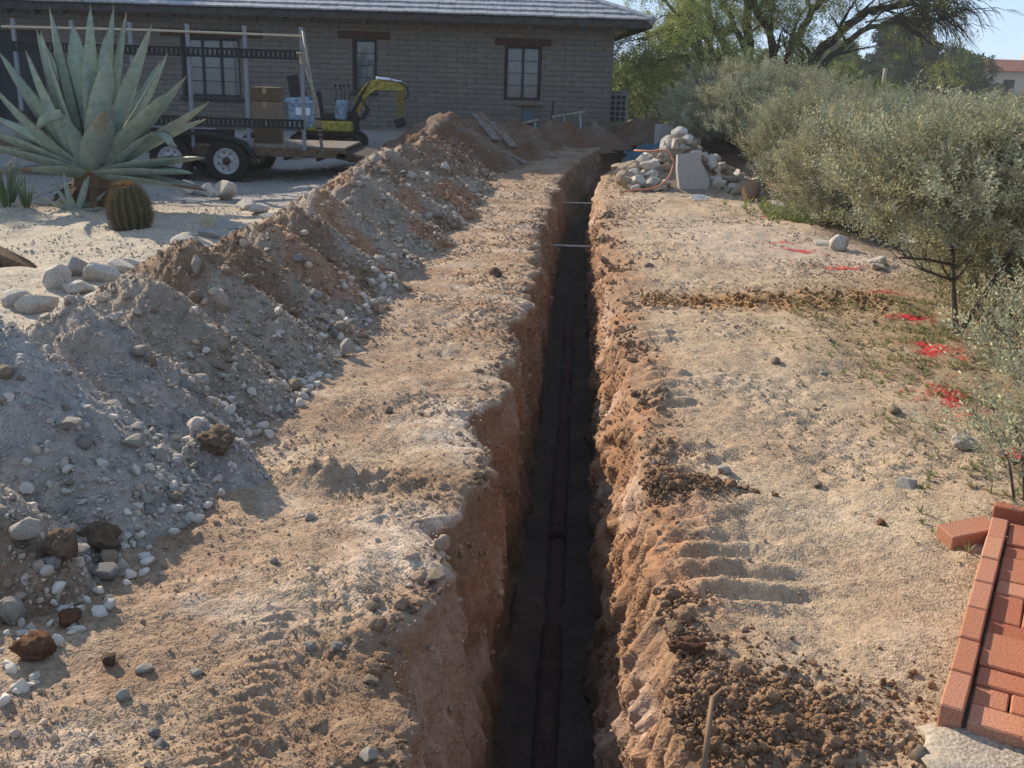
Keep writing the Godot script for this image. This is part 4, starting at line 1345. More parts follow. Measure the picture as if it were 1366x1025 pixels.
func build_trees() -> void:
	var green := [Color(0.26, 0.31, 0.09), Color(0.34, 0.37, 0.12), Color(0.19, 0.24, 0.08), Color(0.42, 0.42, 0.13)]
	var v := func(a: float, b: float, c: float) -> Vector3: return Vector3(a, b, c)
	var root := Vector3(5.9, 0.3, -27.0)
	var limbs := [
		[[v.call(5.6, .3, -27), v.call(5.45, 1.65, -27.0), v.call(5.0, 2.49, -27.0), v.call(4.57, 3.19, -27.0), v.call(4.36, 4.04, -27.0), v.call(4.0, 5.6, -27.2)], .13],
		[[v.call(5.9, .3, -26.7), v.call(5.84, 1.72, -26.5), v.call(5.25, 2.75, -26.5), v.call(4.82, 3.42, -26.5), v.call(4.51, 3.84, -26.5), v.call(3.6, 5.0, -26.2)], .10],
		[[v.call(5.8, .3, -27.2), v.call(5.75, 1.71, -27.2), v.call(5.64, 2.7, -27.2), v.call(5.52, 3.57, -27.2), v.call(5.52, 4.27, -27.2), v.call(5.8, 6.0, -27.5)], .16],
		[[v.call(6.2, .3, -26.7), v.call(6.3, 1.82, -26.6), v.call(6.1, 2.69, -26.6), v.call(5.67, 3.28, -26.6), v.call(5.43, 3.87, -26.6), v.call(5.0, 5.4, -26.0)], .12],
		[[v.call(6.3, .3, -27), v.call(6.56, 1.83, -27.0), v.call(6.72, 2.63, -27.0), v.call(7.14, 3.35, -27.0), v.call(7.54, 3.88, -27.0), v.call(8.3, 5.4, -27.4)], .13],
		[[v.call(6.4, .3, -26.6), v.call(6.78, 1.62, -26.5), v.call(7.14, 2.2, -26.5), v.call(7.62, 2.77, -26.5), v.call(8.37, 3.36, -26.5), v.call(9.3, 3.55, -26.5)], .17, 0.45],
		[[v.call(6.5, .3, -26.2), v.call(6.89, 1.63, -26.0), v.call(7.44, 2.28, -26.0), v.call(8.09, 2.9, -26.0), v.call(8.95, 3.15, -26.0), v.call(9.6, 2.75, -26.0)], .11, 0.6]]
	tree("mesquite_tree", "large spreading tree of several dark leaning trunks behind the hedge", "tree", root, limbs, 1.15, 2, 0.22, "spray", 2, 1.0, green, "", 0.5)
	# bare drooping twigs at the end of the arching branch
	var at := Vector3(8.8, 0.3, -26.2)
	var bare := []
	for k in 16:
		var a := Vector3(8.3 + 0.10 * k * 0.9, 3.35 - 0.02 * k + rng.randf_range(-0.25, 0.3), -26.3 + rng.randf_range(-0.6, 0.6))
		var e := a + Vector3(rng.randf_range(0.9, 1.9), rng.randf_range(-0.2, 0.55), rng.randf_range(-0.5, 0.5))
		bare.append([a, a.lerp(e, 0.5) + Vector3.UP * 0.14, e, e + Vector3(0.35, -0.32, 0)])
	var s := st(true)
	for q in bare:
		tube(s, q, [0.022, 0.016, 0.010, 0.004], 5, false)
		for k in 12:
			var t := rng.randf_range(0.15, 1.0)
			var p: Vector3 = q[0].lerp(q[1], t * 2.0) if t < 0.5 else q[1].lerp(q[2], t * 2.0 - 1.0)
			var dir := Vector3(rng.randf_range(0.2, 1.0), rng.randf_range(-0.9, 0.6), rng.randf_range(-0.6, 0.6)).normalized()
			var ln := rng.randf_range(0.35, 1.0)
			var e := p + dir * ln
			tube(s, [p, p + dir * ln * 0.5 + Vector3.UP * 0.04, e + Vector3.DOWN * 0.1], [0.010, 0.007, 0.003], 4, false)
			for j in 2:
				var p2 := p.lerp(e, rng.randf_range(0.3, 0.9))
				var d2 := (dir + Vector3(rng.randf_range(-0.5, 0.8), rng.randf_range(-0.9, 0.3), rng.randf_range(-0.5, 0.5))).normalized()
				tube(s, [p2, p2 + d2 * 0.2, p2 + d2 * 0.4 + Vector3.DOWN * 0.06], [0.008, 0.006, 0.003], 3, false)
	var big: Node3D = get_node("mesquite_tree")
	var tw := done(s, "bare_twigs", M.bark_dark, big)
	tw.position = -root
	# lighter drooping tree between house and hedge
	root = Vector3(4.3, 0.4, -25.0)
	limbs = [[[v.call(4.5, .3, -25), v.call(4.44, 1.6, -25.0), v.call(4.32, 2.01, -25.0), v.call(3.75, 2.57, -25.0), v.call(3.14, 2.71, -25.0), v.call(2.72, 2.51, -25.0)], .10],
		[[v.call(4.0, .3, -24.5), v.call(3.78, 1.74, -24.5), v.call(3.79, 2.15, -24.5), v.call(3.2, 2.08, -24.5), v.call(2.8, 1.71, -24.5)], .07],
		[[v.call(4.5, .3, -25.4), v.call(4.57, 1.6, -25.5), v.call(4.46, 2.44, -25.5), v.call(4.08, 2.76, -25.5), v.call(3.61, 3.08, -25.5), v.call(3.0, 3.6, -25.6)], .08],
		[[v.call(4.4, .3, -25.6), v.call(4.3, 2.2, -25.8), v.call(3.9, 3.4, -25.9), v.call(3.3, 4.4, -25.9)], .09]]
	tree("pepper_tree", "light green drooping tree growing close to the house corner", "tree", root, limbs, 0.8, 2, 0.5, "spray", 1, 0.95, [Color(0.40, 0.45, 0.14), Color(0.3, 0.36, 0.12), Color(0.48, 0.5, 0.17)])
	# trees in the middle distance, which close the gaps
	far_tree("olive green tree behind the mesquite trunks", 3.6, -40.0, 2.6, 6.0, Color(0.24, 0.29, 0.10), 30)
	far_tree("dense green tree right of the mesquite trunks", 9.6, -40.0, 2.6, 4.5, Color(0.15, 0.20, 0.06), 30)
	far_tree("yellow green low tree right below the arching branch", 12.2, -42.0, 2.5, 3.6, Color(0.24, 0.29, 0.08), 26)
	far_tree("tall tree behind the mesquite crown", 7.4, -46.0, 3.2, 6.5, Color(0.22, 0.27, 0.10), 30)
	far_tree("tree far behind the house corner", 1.5, -46.0, 3.2, 5.0, Color(0.26, 0.31, 0.11), 26)
	far_tree("low bushy tree beyond the dug bank", 4.9, -31.0, 1.9, 3.0, Color(0.24, 0.28, 0.1), 20)
	far_tree("dark rounded tree with a broad crown beyond the hedge", 26.4, -72.0, 5.4, 6.5, Color(0.075, 0.12, 0.04), 40)
	far_tree("dark slender conifer rising above the rounded tree", 25.6, -74.0, 7.0, 3.0, Color(0.045, 0.06, 0.045), 26, true)
	far_tree("second dark conifer beside the slender one", 27.2, -75.0, 7.3, 2.6, Color(0.045, 0.06, 0.045), 24, true)
	far_tree("pale olive tree just left of the far roofs", 29.4, -72.0, 4.4, 3.0, Color(0.2, 0.21, 0.09), 26)
	far_tree("green tree behind the far red roofs", 34.6, -90.0, 5.2, 3.2, Color(0.13, 0.18, 0.06), 24)
	far_tree("green tree beside the tall palm like pole", 19.6, -66.0, 4.6, 4.6, Color(0.1, 0.15, 0.045), 34)
	far_tree("dark low tree left of the pole", 16.6, -62.0, 4.2, 4.6, Color(0.09, 0.13, 0.04), 34)
	far_tree("grey green tree behind the pole", 23.2, -80.0, 6.0, 3.0, Color(0.17, 0.19, 0.1), 22)
	far_tree("pale bare tree cut by the right picture edge", 36.5, -72.0, 4.6, 3.0, Color(0.26, 0.24, 0.17), 10)
	# trees behind the house, above the frame, whose shade lies on the yard
	far_tree("tall shade tree behind the left half of the house", -17.0, -27.5, 7.8, 8.0, Color(0.1, 0.14, 0.05), 80)
	far_tree("second tall shade tree behind the house, farther left", -24.0, -29.0, 7.8, 7.0, Color(0.1, 0.14, 0.05), 60)
	# saguaros far off
	for q in [[29.0, -73.0, 2.4, "left one of two small columnar cacti beyond the hedge"], [30.1, -73.0, 2.2, "right one of two small columnar cacti beyond the hedge"]]:
		s = st(true)
		lathe(s, [Vector2(0.16, 0.0), Vector2(0.2, q[2] * 0.5), Vector2(0.19, q[2] * 0.9), Vector2(0.1, q[2]), Vector2(0.0, q[2] + 0.04)], 12, Vector3.ZERO)
		var cct := done(s, "columnar_cactus", M.far_cactus)
		cct.position = Vector3(q[0], base_y(q[0], q[1]) + 1.0, q[1])
		tag(cct, q[3], "cactus", "columnar cacti beyond the hedge")


# ---------------------------------------------------------------- the house

func build_house() -> void:
	var zf := -22.0
	var xl := -19.0
	var xr := 1.86
	var y0 := 0.15
	var y1 := 2.72
	var o := thing("house", "low house of long brown grey blocks with a dark tiled hip roof", "house", Vector3(0, 0, 0))
	# openings: left, right, bottom, top
	var holes := [[-6.98, -5.78, 1.0, 2.17], [-3.47, -2.97, 1.2, 2.24], [-0.36, 0.40, 1.13, 2.20], [-10.9, -9.8, 0.2, 2.2]]
	var s := st()
	var x := xl
	var sorted := [holes[3], holes[0], holes[1], holes[2]]
	var th := 0.26
	for h in sorted:
		box(s, Vector3((x + h[0]) / 2, (y0 + y1) / 2, zf - th / 2), Vector3(h[0] - x, y1 - y0, th))
		box(s, Vector3((h[0] + h[1]) / 2, (y0 + h[2]) / 2, zf - th / 2), Vector3(h[1] - h[0], h[2] - y0, th))
		box(s, Vector3((h[0] + h[1]) / 2, (h[3] + y1) / 2, zf - th / 2), Vector3(h[1] - h[0], y1 - h[3], th))
		x = h[1]
	box(s, Vector3((x + xr) / 2, (y0 + y1) / 2, zf - th / 2), Vector3(xr - x, y1 - y0, th))
	box(s, Vector3(xr - th / 2, (y0 + y1) / 2, zf - th - 4.2), Vector3(th, y1 - y0, 8.4))
	box(s, Vector3(xl + th / 2, (y0 + y1) / 2, zf - th - 4.2), Vector3(th, y1 - y0, 8.4))
	box(s, Vector3((xl + xr) / 2, (y0 + y1) / 2, zf - th - 8.4 - th / 2), Vector3(xr - xl, y1 - y0, th))
	var wall := done(s, "wall", M.mortar, o)
	# the blocks, each slightly different
	var tones: Array = M.blocks
	var meshes := []
	for k in 6:
		s = st()
		box(s, Vector3.ZERO, Vector3(0.386, 0.086, 0.05), Basis(Vector3(rng.randf_range(-1, 1), rng.randf_range(-1, 1), 0).normalized(), rng.randf_range(0.0, 0.03)), 0.007)
		meshes.append(fin(s))
	var rest: Array = []
	var restc: Array = []
	var made := 0
	var list := []
	var row := 0
	var y := 0.46
	while y < 2.66:
		var bx := xr - (0.0 if row % 2 == 0 else 0.2)
		var first := true
		while bx > -13.5:
			var a := bx - 0.4
			if first and row % 2 == 1:
				list.append([xr - 0.19, xr, y]); first = false
			first = false
			var ends := [[a, bx]]
			for h in holes:
				if y + 0.05 > h[2] and y - 0.05 < h[3]:
					var nx := []
					for e in ends:
						if e[1] <= h[0] or e[0] >= h[1]: nx.append(e)
						else:
							if e[0] < h[0] - 0.05: nx.append([e[0], h[0]])
							if e[1] > h[1] + 0.05: nx.append([h[1], e[1]])
					ends = nx
			for e in ends: list.append([e[0], e[1], y])
			bx = a
		y += 0.1016
		row += 1
	list.sort_custom(func(p, q): return absf(p[0] + 1.6) + (3.0 if p[2] < 0.8 else 0.0) < absf(q[0] + 1.6) + (3.0 if q[2] < 0.8 else 0.0))
	for e in list:
		var w: float = e[1] - e[0] - 0.014
		if w < 0.03: continue
		var xf := Transform3D(Basis.from_scale(Vector3(w / 0.386, rng.randf_range(0.96, 1.03), 1.0)), Vector3((e[0] + e[1]) / 2 + rng.randf_range(-0.003, 0.003), e[2] + rng.randf_range(-0.003, 0.003), zf - 0.018 + rng.randf_range(-0.004, 0.004)))
		if made < 300:
			var b := put("brick", meshes[rng.randi() % 6], tones[rng.randi() % tones.size()], wall)
			b.transform = xf
			made += 1
		else:
			rest.append(xf)
			var v := rng.randf_range(0.85, 1.12)
			restc.append(Color(0.20 * v, 0.183 * v, 0.16 * v))
	scatter("bricks", meshes[0], M.block_many, rest, restc, wall)
	# lintels, sills, windows
	var lint := [[-7.37, -5.29, 2.18, 2.32], [-3.75, -2.70, 2.245, 2.38], [-0.56, 0.58, 2.205, 2.335]]
	for q in lint:
		s = st()
		box(s, Vector3((q[0] + q[1]) / 2, (q[2] + q[3]) / 2, zf - 0.03), Vector3(q[1] - q[0], q[3] - q[2], 0.16), Basis(), 0.012)
		done(s, "lintel", M.lintel, o)
	var spec := [[holes[0], 3, 4], [holes[1], 1, 4], [holes[2], 2, 4]]
	for q in spec:
		var h: Array = q[0]
		var zz := zf - 0.15
		var wn := Node3D.new()
		wn.name = "window" if not o.has_node("window") else "window_%03d" % spec.find(q)
		o.add_child(wn, true)
		s = st()
		var fw := 0.05
		var cx: float = (h[0] + h[1]) / 2
		var cy: float = (h[2] + h[3]) / 2
		var ww: float = h[1] - h[0]
		var hh: float = h[3] - h[2]
		box(s, Vector3(cx, h[3] - fw / 2 - 0.002, zz), Vector3(ww - 0.004, fw, 0.06))
		box(s, Vector3(cx, h[2] + fw / 2 + 0.002, zz), Vector3(ww - 0.004, fw, 0.06))
		for sx in q[1] + 1:
			var px: float = lerpf(h[0] + 0.03, h[1] - 0.03, float(sx) / q[1])
			box(s, Vector3(px, cy, zz + 0.002), Vector3(fw if sx in [0, q[1]] else 0.055, hh - 0.006, 0.055))
		done(s, "frame", M.win_frame, wn)
		for sx in q[1]:
			var l: float = lerpf(h[0] + 0.055, h[1] - 0.055, float(sx) / q[1]) + 0.02
			var r: float = lerpf(h[0] + 0.055, h[1] - 0.055, float(sx + 1) / q[1]) - 0.02
			for sy in q[2]:
				var b: float = lerpf(h[2] + fw, h[3] - fw, float(sy) / q[2]) + 0.008
				var t: float = lerpf(h[2] + fw, h[3] - fw, float(sy + 1) / q[2]) - 0.008
				s = st()
				box(s, Vector3((l + r) / 2, (b + t) / 2, zz), Vector3(r - l, t - b, 0.006))
				done(s, "pane", M.glass, wn)
				if sy > 0:
					s = st()
					box(s, Vector3((l + r) / 2, b - 0.008, zz), Vector3(r - l, 0.016, 0.03))
					done(s, "glazing_bar", M.win_frame, wn)
		# blinds and curtains behind the glass
		s = st()
		for k in 14:
			var ca := lerpf(h[0] - 0.05, h[1] + 0.05, k / 14.0)
			var cb := lerpf(h[0] - 0.05, h[1] + 0.05, (k + 1) / 14.0)
			var dz := 0.02 if k % 2 == 0 else -0.02
			face(s, [Vector3(ca, h[2] - 0.1, zz - 0.16 - dz), Vector3(cb, h[2] - 0.1, zz - 0.16 + dz), Vector3(cb, h[3] + 0.05, zz - 0.16 + dz), Vector3(ca, h[3] + 0.05, zz - 0.16 - dz)], Vector3.BACK)
		done(s, "curtain", [M.curtain_pale, M.curtain_blue, M.curtain_tan][spec.find(q)], wn)
	s = st()
	box(s, Vector3(0.15, 1.06, zf + 0.05), Vector3(0.52, 0.05, 0.16), Basis(), 0.01)
	done(s, "window_sill", M.sill, o)
	s = st()
	box(s, Vector3(-3.22, 1.17, zf + 0.03), Vector3(0.56, 0.05, 0.12), Basis(), 0.01)
	box(s, Vector3(-6.38, 0.965, zf + 0.03), Vector3(1.3, 0.06, 0.12), Basis(), 0.01)
	done(s, "window_sill", M.win_frame, o)
	# dark entrance at the left
	s = st()
	box(s, Vector3(-10.35, 1.2, zf - 0.18), Vector3(1.1, 2.0, 0.05))
	done(s, "door", M.win_frame, o)
	# things fixed to the wall
	s = st()
	box(s, Vector3(0.17, 0.80, zf + 0.06), Vector3(0.24, 0.26, 0.12), Basis(), 0.012)
	done(s, "meter_box", M.box_blue, o)
	# roof: eaves, rafter ends, courses of flat tiles
	var ez := -21.4; var ey := 2.70; var ex := 2.55; var rise := 0.33
	s = st()
	box(s, Vector3((xl - 0.6 + ex) / 2, ey - 0.05, ez - 0.02), Vector3(ex - xl + 0.6, 0.13, 0.04))
	box(s, Vector3(ex - 0.02, ey - 0.05, ez - 4.9), Vector3(0.04, 0.13, 9.7))
	done(s, "fascia", M.fascia, o)
	var rx := 1.75
	while rx > -13.0:
		s = st()
		box(s, Vector3(rx, ey - 0.03, (ez + zf) / 2 - 0.12), Vector3(0.10, 0.14, 0.78), Basis(Vector3.RIGHT, atan(rise)), 0.008)
		done(s, "rafter", M.fascia, o)
		rx -= 0.545
	var n := 14
	var step := 0.33
	for k in n:
		var sa := k * step - 0.03
		s = st()
		var right := ex - sa
		var tx := right
		var ang := atan(rise) * 0.74
		while tx > xl - 0.5:
			var w := 0.33
			var zc := ez - sa - step / 2
			var yc := ey + 0.055 + rise * (sa + step / 2) + rng.randf_range(-0.004, 0.004)
			box(s, Vector3(tx - w / 2, yc, zc), Vector3(w - 0.006, 0.030, step + 0.07), Basis(Vector3.RIGHT, ang + rng.randf_range(-0.006, 0.006)))
			tx -= w
		done(s, "tile_course", M.roof, o)
	# the roof's body: front, hip, back
	var top := n * step
	var ry := ey + rise * top
	var A := Vector3(xl - 0.6, ey - 0.02, ez); var B := Vector3(ex, ey - 0.02, ez); var C := Vector3(ex, ey - 0.02, ez - top * 2); var D := Vector3(xl - 0.6, ey - 0.02, ez - top * 2)
	var R1 := Vector3(ex - top, ry - 0.02, ez - top); var R2 := Vector3(xl - 0.6, ry - 0.02, ez - top)
	s = st()
	face(s, [A, B, R1, R2], Vector3(0, 1, 0.3)); face(s, [B, C, R1], Vector3(1, 1, 0)); face(s, [C, D, R2, R1], Vector3(0, 1, -1)); face(s, [D, A, R2], Vector3(-1, 0, 0))
	face(s, [A, B, C, D], Vector3.DOWN)
	done(s, "roof", M.roof, o)
	# hip cap
	s = st()
	tube(s, [B + Vector3(0.0, 0.05, 0), B.lerp(R1, 0.5) + Vector3(0, 0.10, 0), R1 + Vector3(0, 0.10, 0)], [0.09, 0.09, 0.09], 7)
	done(s, "ridge_cap", M.roof, o)
	# cooling unit beside the corner
	var ac := thing("air_conditioner", "pale boxy air conditioner with grille standing at the house corner", "air conditioner", Vector3(2.05, base_y(2.05, -22.6) + 0.25, -22.7))
	s = st()
	box(s, Vector3(0, 0.32, 0), Vector3(0.42, 0.62, 0.6), Basis(), 0.015)
	box(s, Vector3(0, 0.645, 0), Vector3(0.46, 0.03, 0.64), Basis(), 0.008)
	done(s, "case", M.ac_paint, ac)
	for k in 5:
		for j in 3:
			s = st()
			box(s, Vector3(-0.11 + 0.11 * j, 0.09 + 0.11 * k, 0.302), Vector3(0.08, 0.08, 0.012))
			done(s, "vent_opening", M.dark, ac)


# ---------------------------------------------------------------- trailer, digger, boxes

func wheel(parent: Node3D, at: Vector3, r: float) -> void:
	var w := Node3D.new()
	w.name = "wheel" if not parent.has_node("wheel") else "wheel_%03d" % parent.get_children().filter(func(c): return c.name.begins_with("wheel")).size()
	parent.add_child(w, true)
	w.position = at
	var b := Basis(Vector3.RIGHT, PI / 2)
	var s := st(true)
	lathe(s, [Vector2(r * 0.58, -0.085), Vector2(r * 0.72, -0.105), Vector2(r * 0.93, -0.09), Vector2(r, -0.06), Vector2(r, 0.06), Vector2(r * 0.93, 0.09), Vector2(r * 0.72, 0.105), Vector2(r * 0.58, 0.085)], 40, Vector3.ZERO, b)
	for k in 46:
		var g := TAU * k / 46.0
		box(s, Vector3(cos(g), sin(g), 0) * (r + 0.002), Vector3(0.024, 0.010, 0.11), Basis(Vector3.BACK, g + PI / 2))
	done(s, "tyre", M.tyre, w)
	s = st(true)
	lathe(s, [Vector2(r * 0.60, 0.06), Vector2(r * 0.60, 0.088), Vector2(r * 0.545, 0.088), Vector2(r * 0.52, 0.05), Vector2(r * 0.5, 0.05)], 40, Vector3.ZERO, b)
	# disc with eight openings: ring segments between them
	for k in 32:
		var g := TAU * k / 32.0; var g2 := TAU * (k + 1) / 32.0
		var open := k % 4 == 1
		var p := func(a: float, q: float, z: float) -> Vector3: return Vector3(cos(a) * q * r, sin(a) * q * r, z)
		face(s, [p.call(g, 0.18, 0.075), p.call(g2, 0.18, 0.075), p.call(g2, 0.34, 0.062), p.call(g, 0.34, 0.062)], Vector3.BACK)
		if not open: face(s, [p.call(g, 0.34, 0.062), p.call(g2, 0.34, 0.062), p.call(g2, 0.44, 0.052), p.call(g, 0.44, 0.052)], Vector3.BACK)
		face(s, [p.call(g, 0.44, 0.052), p.call(g2, 0.44, 0.052), p.call(g2, 0.52, 0.050), p.call(g, 0.52, 0.050)], Vector3.BACK)
	done(s, "rim", M.wheel_white, w)
	s = st(true)
	lathe(s, [Vector2(r * 0.2, 0.07), Vector2(r * 0.16, 0.09), Vector2(r * 0.10, 0.11), Vector2(0.0, 0.112)], 16, Vector3.ZERO, b)
	for k in 5: lathe(s, [Vector2(0.011, 0.07), Vector2(0.011, 0.088), Vector2(0.0, 0.09)], 6, Vector3(cos(TAU * k / 5) * r * 0.25, sin(TAU * k / 5) * r * 0.25, 0), b)
	done(s, "hub", M.rust_dark, w)


func build_trailer() -> void:
	var gy := base_y(-5.0, -16.0)
	var o := thing("utility_trailer", "long tandem axle work trailer with a black pipe and slotted rail rack", "trailer", Vector3(-5.2, gy, -16.0))
	var X := func(wx: float) -> float: return wx + 5.2
	var r := 0.325
	for wx in [-4.45, -5.30, -6.15]:
		if wx > -6.0: wheel(o, Vector3(X.call(wx), r, 0.02), r)
	for wx in [-4.45, -5.30]: wheel(o, Vector3(X.call(wx), r, -1.75), r)
	# bed: side rails, cross members, plank deck
	var s := st()
	box(s, Vector3(X.call(-5.35), 0.47, -0.08), Vector3(5.4, 0.13, 0.06), Basis(), 0.006)
	box(s, Vector3(X.call(-5.35), 0.47, -1.66), Vector3(5.4, 0.13, 0.06), Basis(), 0.006)
	done(s, "frame", M.rusty, o)
	s = st()
	var k := -2.9
	while k < 2.7:
		box(s, Vector3(k, 0.40, -0.87), Vector3(0.05, 0.10, 1.50))
		k += 0.5
	done(s, "cross_member", M.rust_dark, o)
	for j in 8:
		s = st()
		box(s, Vector3(X.call(-5.35), 0.548, -0.16 - j * 0.2), Vector3(5.36, 0.035, 0.19), Basis(), 0.004)
		done(s, "deck_plank", M.old_wood, o)
	# beaver tail at the rear
	s = st()
	box(s, Vector3(X.call(-2.5), 0.40, -0.08), Vector3(0.62, 0.10, 0.06), Basis(Vector3.BACK, -0.16), 0.006)
	box(s, Vector3(X.call(-2.5), 0.40, -1.66), Vector3(0.62, 0.10, 0.06), Basis(Vector3.BACK, -0.16), 0.006)
	box(s, Vector3(X.call(-2.5), 0.45, -0.87), Vector3(0.6, 0.03, 1.5), Basis(Vector3.BACK, -0.16), 0.006)
	done(s, "tail_ramp", M.rust_dark, o)
	for y in [0.36, 0.22]:
		s = st()
		box(s, Vector3(X.call(-2.26), y, -0.06), Vector3(0.13, 0.07, 0.05), Basis(), 0.012)
		done(s, "tail_light", M.red_lens, o)
	s = st()
	box(s, Vector3(X.call(-2.22), 0.30, -0.87), Vector3(0.06, 0.28, 1.6), Basis(), 0.01)
	done(s, "bumper", M.rust_dark, o)
	# mudguard over both wheels
	s = st()
	var arc := []
	for i in 13:
		var t := i / 12.0
		arc.append(Vector2(lerpf(-4.0, -5.78, t), 0.38 + 0.37 * pow(sin(clampf(t, 0.0, 1.0) * PI), 0.35)))
	for i in 12:
		var a: Vector2 = arc[i]; var b: Vector2 = arc[i + 1]
		for q in [[0.14, 1.0], [-0.10, 1.0]]:
			pass
		face(s, [Vector3(X.call(a.x), a.y, 0.15), Vector3(X.call(b.x), b.y, 0.15), Vector3(X.call(b.x), b.y, -0.06), Vector3(X.call(a.x), a.y, -0.06)], Vector3.UP)
		face(s, [Vector3(X.call(a.x), a.y - 0.05, 0.15), Vector3(X.call(b.x), b.y - 0.05, 0.15), Vector3(X.call(b.x), b.y, 0.15), Vector3(X.call(a.x), a.y, 0.15)], Vector3.BACK)
	done(s, "mudguard", M.black_steel, o)
	# posts and rails of the rack
	for wx in [-7.55, -6.68, -5.82, -4.97, -4.12, -3.28]:
		s = st()
		box(s, Vector3(X.call(wx), 1.40, -0.02), Vector3(0.055, 1.78, 0.05), Basis(), 0.006)
		box(s, Vector3(X.call(wx) + 0.022, 1.40, 0.008), Vector3(0.012, 1.76, 0.012))
		done(s, "post", M.galv, o)
	s = st()
	tube(s, [Vector3(X.call(-7.7), 2.17, 0.02), Vector3(X.call(-5.5), 2.185, 0.02), Vector3(X.call(-3.24), 2.17, 0.02)], [0.018, 0.018, 0.018], 8)
	done(s, "top_bar", M.bar_tan, o)
	for y in [1.90, 0.90]:
		for zz in [0.022]:
			s = st()
			box(s, Vector3(X.call(-5.42), y + 0.055, zz), Vector3(4.3, 0.03, 0.035))
			box(s, Vector3(X.call(-5.42), y - 0.055, zz), Vector3(4.3, 0.03, 0.035))
			var px := -7.55
			while px < -3.28:
				box(s, Vector3(X.call(px), y, zz), Vector3(0.042, 0.082, 0.03))
				px += 0.072
			done(s, "slotted_rail", M.black_steel, o)
	s = st()
	box(s, Vector3(X.call(-3.29), 1.93, 0.05), Vector3(0.10, 0.035, 0.10), Basis(), 0.006)
	box(s, Vector3(X.call(-3.27), 1.84, 0.05), Vector3(0.07, 0.14, 0.05), Basis(), 0.006)
	done(s, "latch", M.brass, o)
	# low side board behind the wheels
	s = st()
	box(s, Vector3(X.call(-5.9), 0.68, -0.06), Vector3(3.1, 0.22, 0.03), Basis(), 0.005)
	done(s, "side_board", M.black_steel, o)
	s = st()
	tube(s, [Vector3(X.call(-5.6), 0.80, 0.05), Vector3(X.call(-4.6), 0.795, 0.05)], [0.012, 0.012], 6)
	done(s, "edge_bar", M.galv, o)
	# poles that lean on the rear post
	var lean := thing("ramp_frame", "narrow folded ramp frame of two metal poles leaning on the trailer's rear post", "ramp", Vector3(-2.93, gy, -15.86))
	s = st(true)
	tube(s, [Vector3(-0.02, 0.44, 0.06), Vector3(-0.29, 2.24, 0)], [0.024, 0.022], 8)
	tube(s, [Vector3(-0.05, 0.72, 0.02), Vector3(-0.12, 1.25, -0.02), Vector3(-0.33, 1.95, -0.03)], [0.024, 0.024, 0.02], 8)
	done(s, "pole", M.galv_warm, lean)
	s = st()
	for y in [0.74, 0.80, 0.86, 1.0]:
		box(s, Vector3(-0.065 - (y - 0.74) * 0.14, y, 0.03), Vector3(0.08, 0.028, 0.09), Basis(), 0.005)
	done(s, "strap", M.dark, lean)
	# cartons on the deck
	for q in [[0.566, 0.36, 0.44, "lowest of three stacked brown cardboard boxes on the trailer"], [0.93, 0.27, 0.42, "middle pale carton of the stack on the trailer"], [1.205, 0.21, 0.45, "topmost dark brown carton of the stack on the trailer"]]:
		var bx := thing("cardboard_box", q[3], "box", Vector3(-4.0 + 0.02 * q[2], gy + q[0], -16.75), rng.randf_range(-0.12, 0.12), "cartons stacked on the trailer")
		s = st()
		box(s, Vector3(0, q[1] / 2, 0), Vector3(q[2] - 0.02, q[1] - 0.004, 0.4), Basis(), 0.006)
		done(s, "body", M.card_pale if q[0] > 0.9 and q[0] < 1.0 else M.card, bx)
		s = st()
		box(s, Vector3(0, q[1] - 0.001, 0), Vector3(0.06, 0.003, 0.402))
		box(s, Vector3(0, q[1] - 0.05, 0.2), Vector3(0.06, 0.1, 0.003))
		done(s, "tape", M.tape, bx)


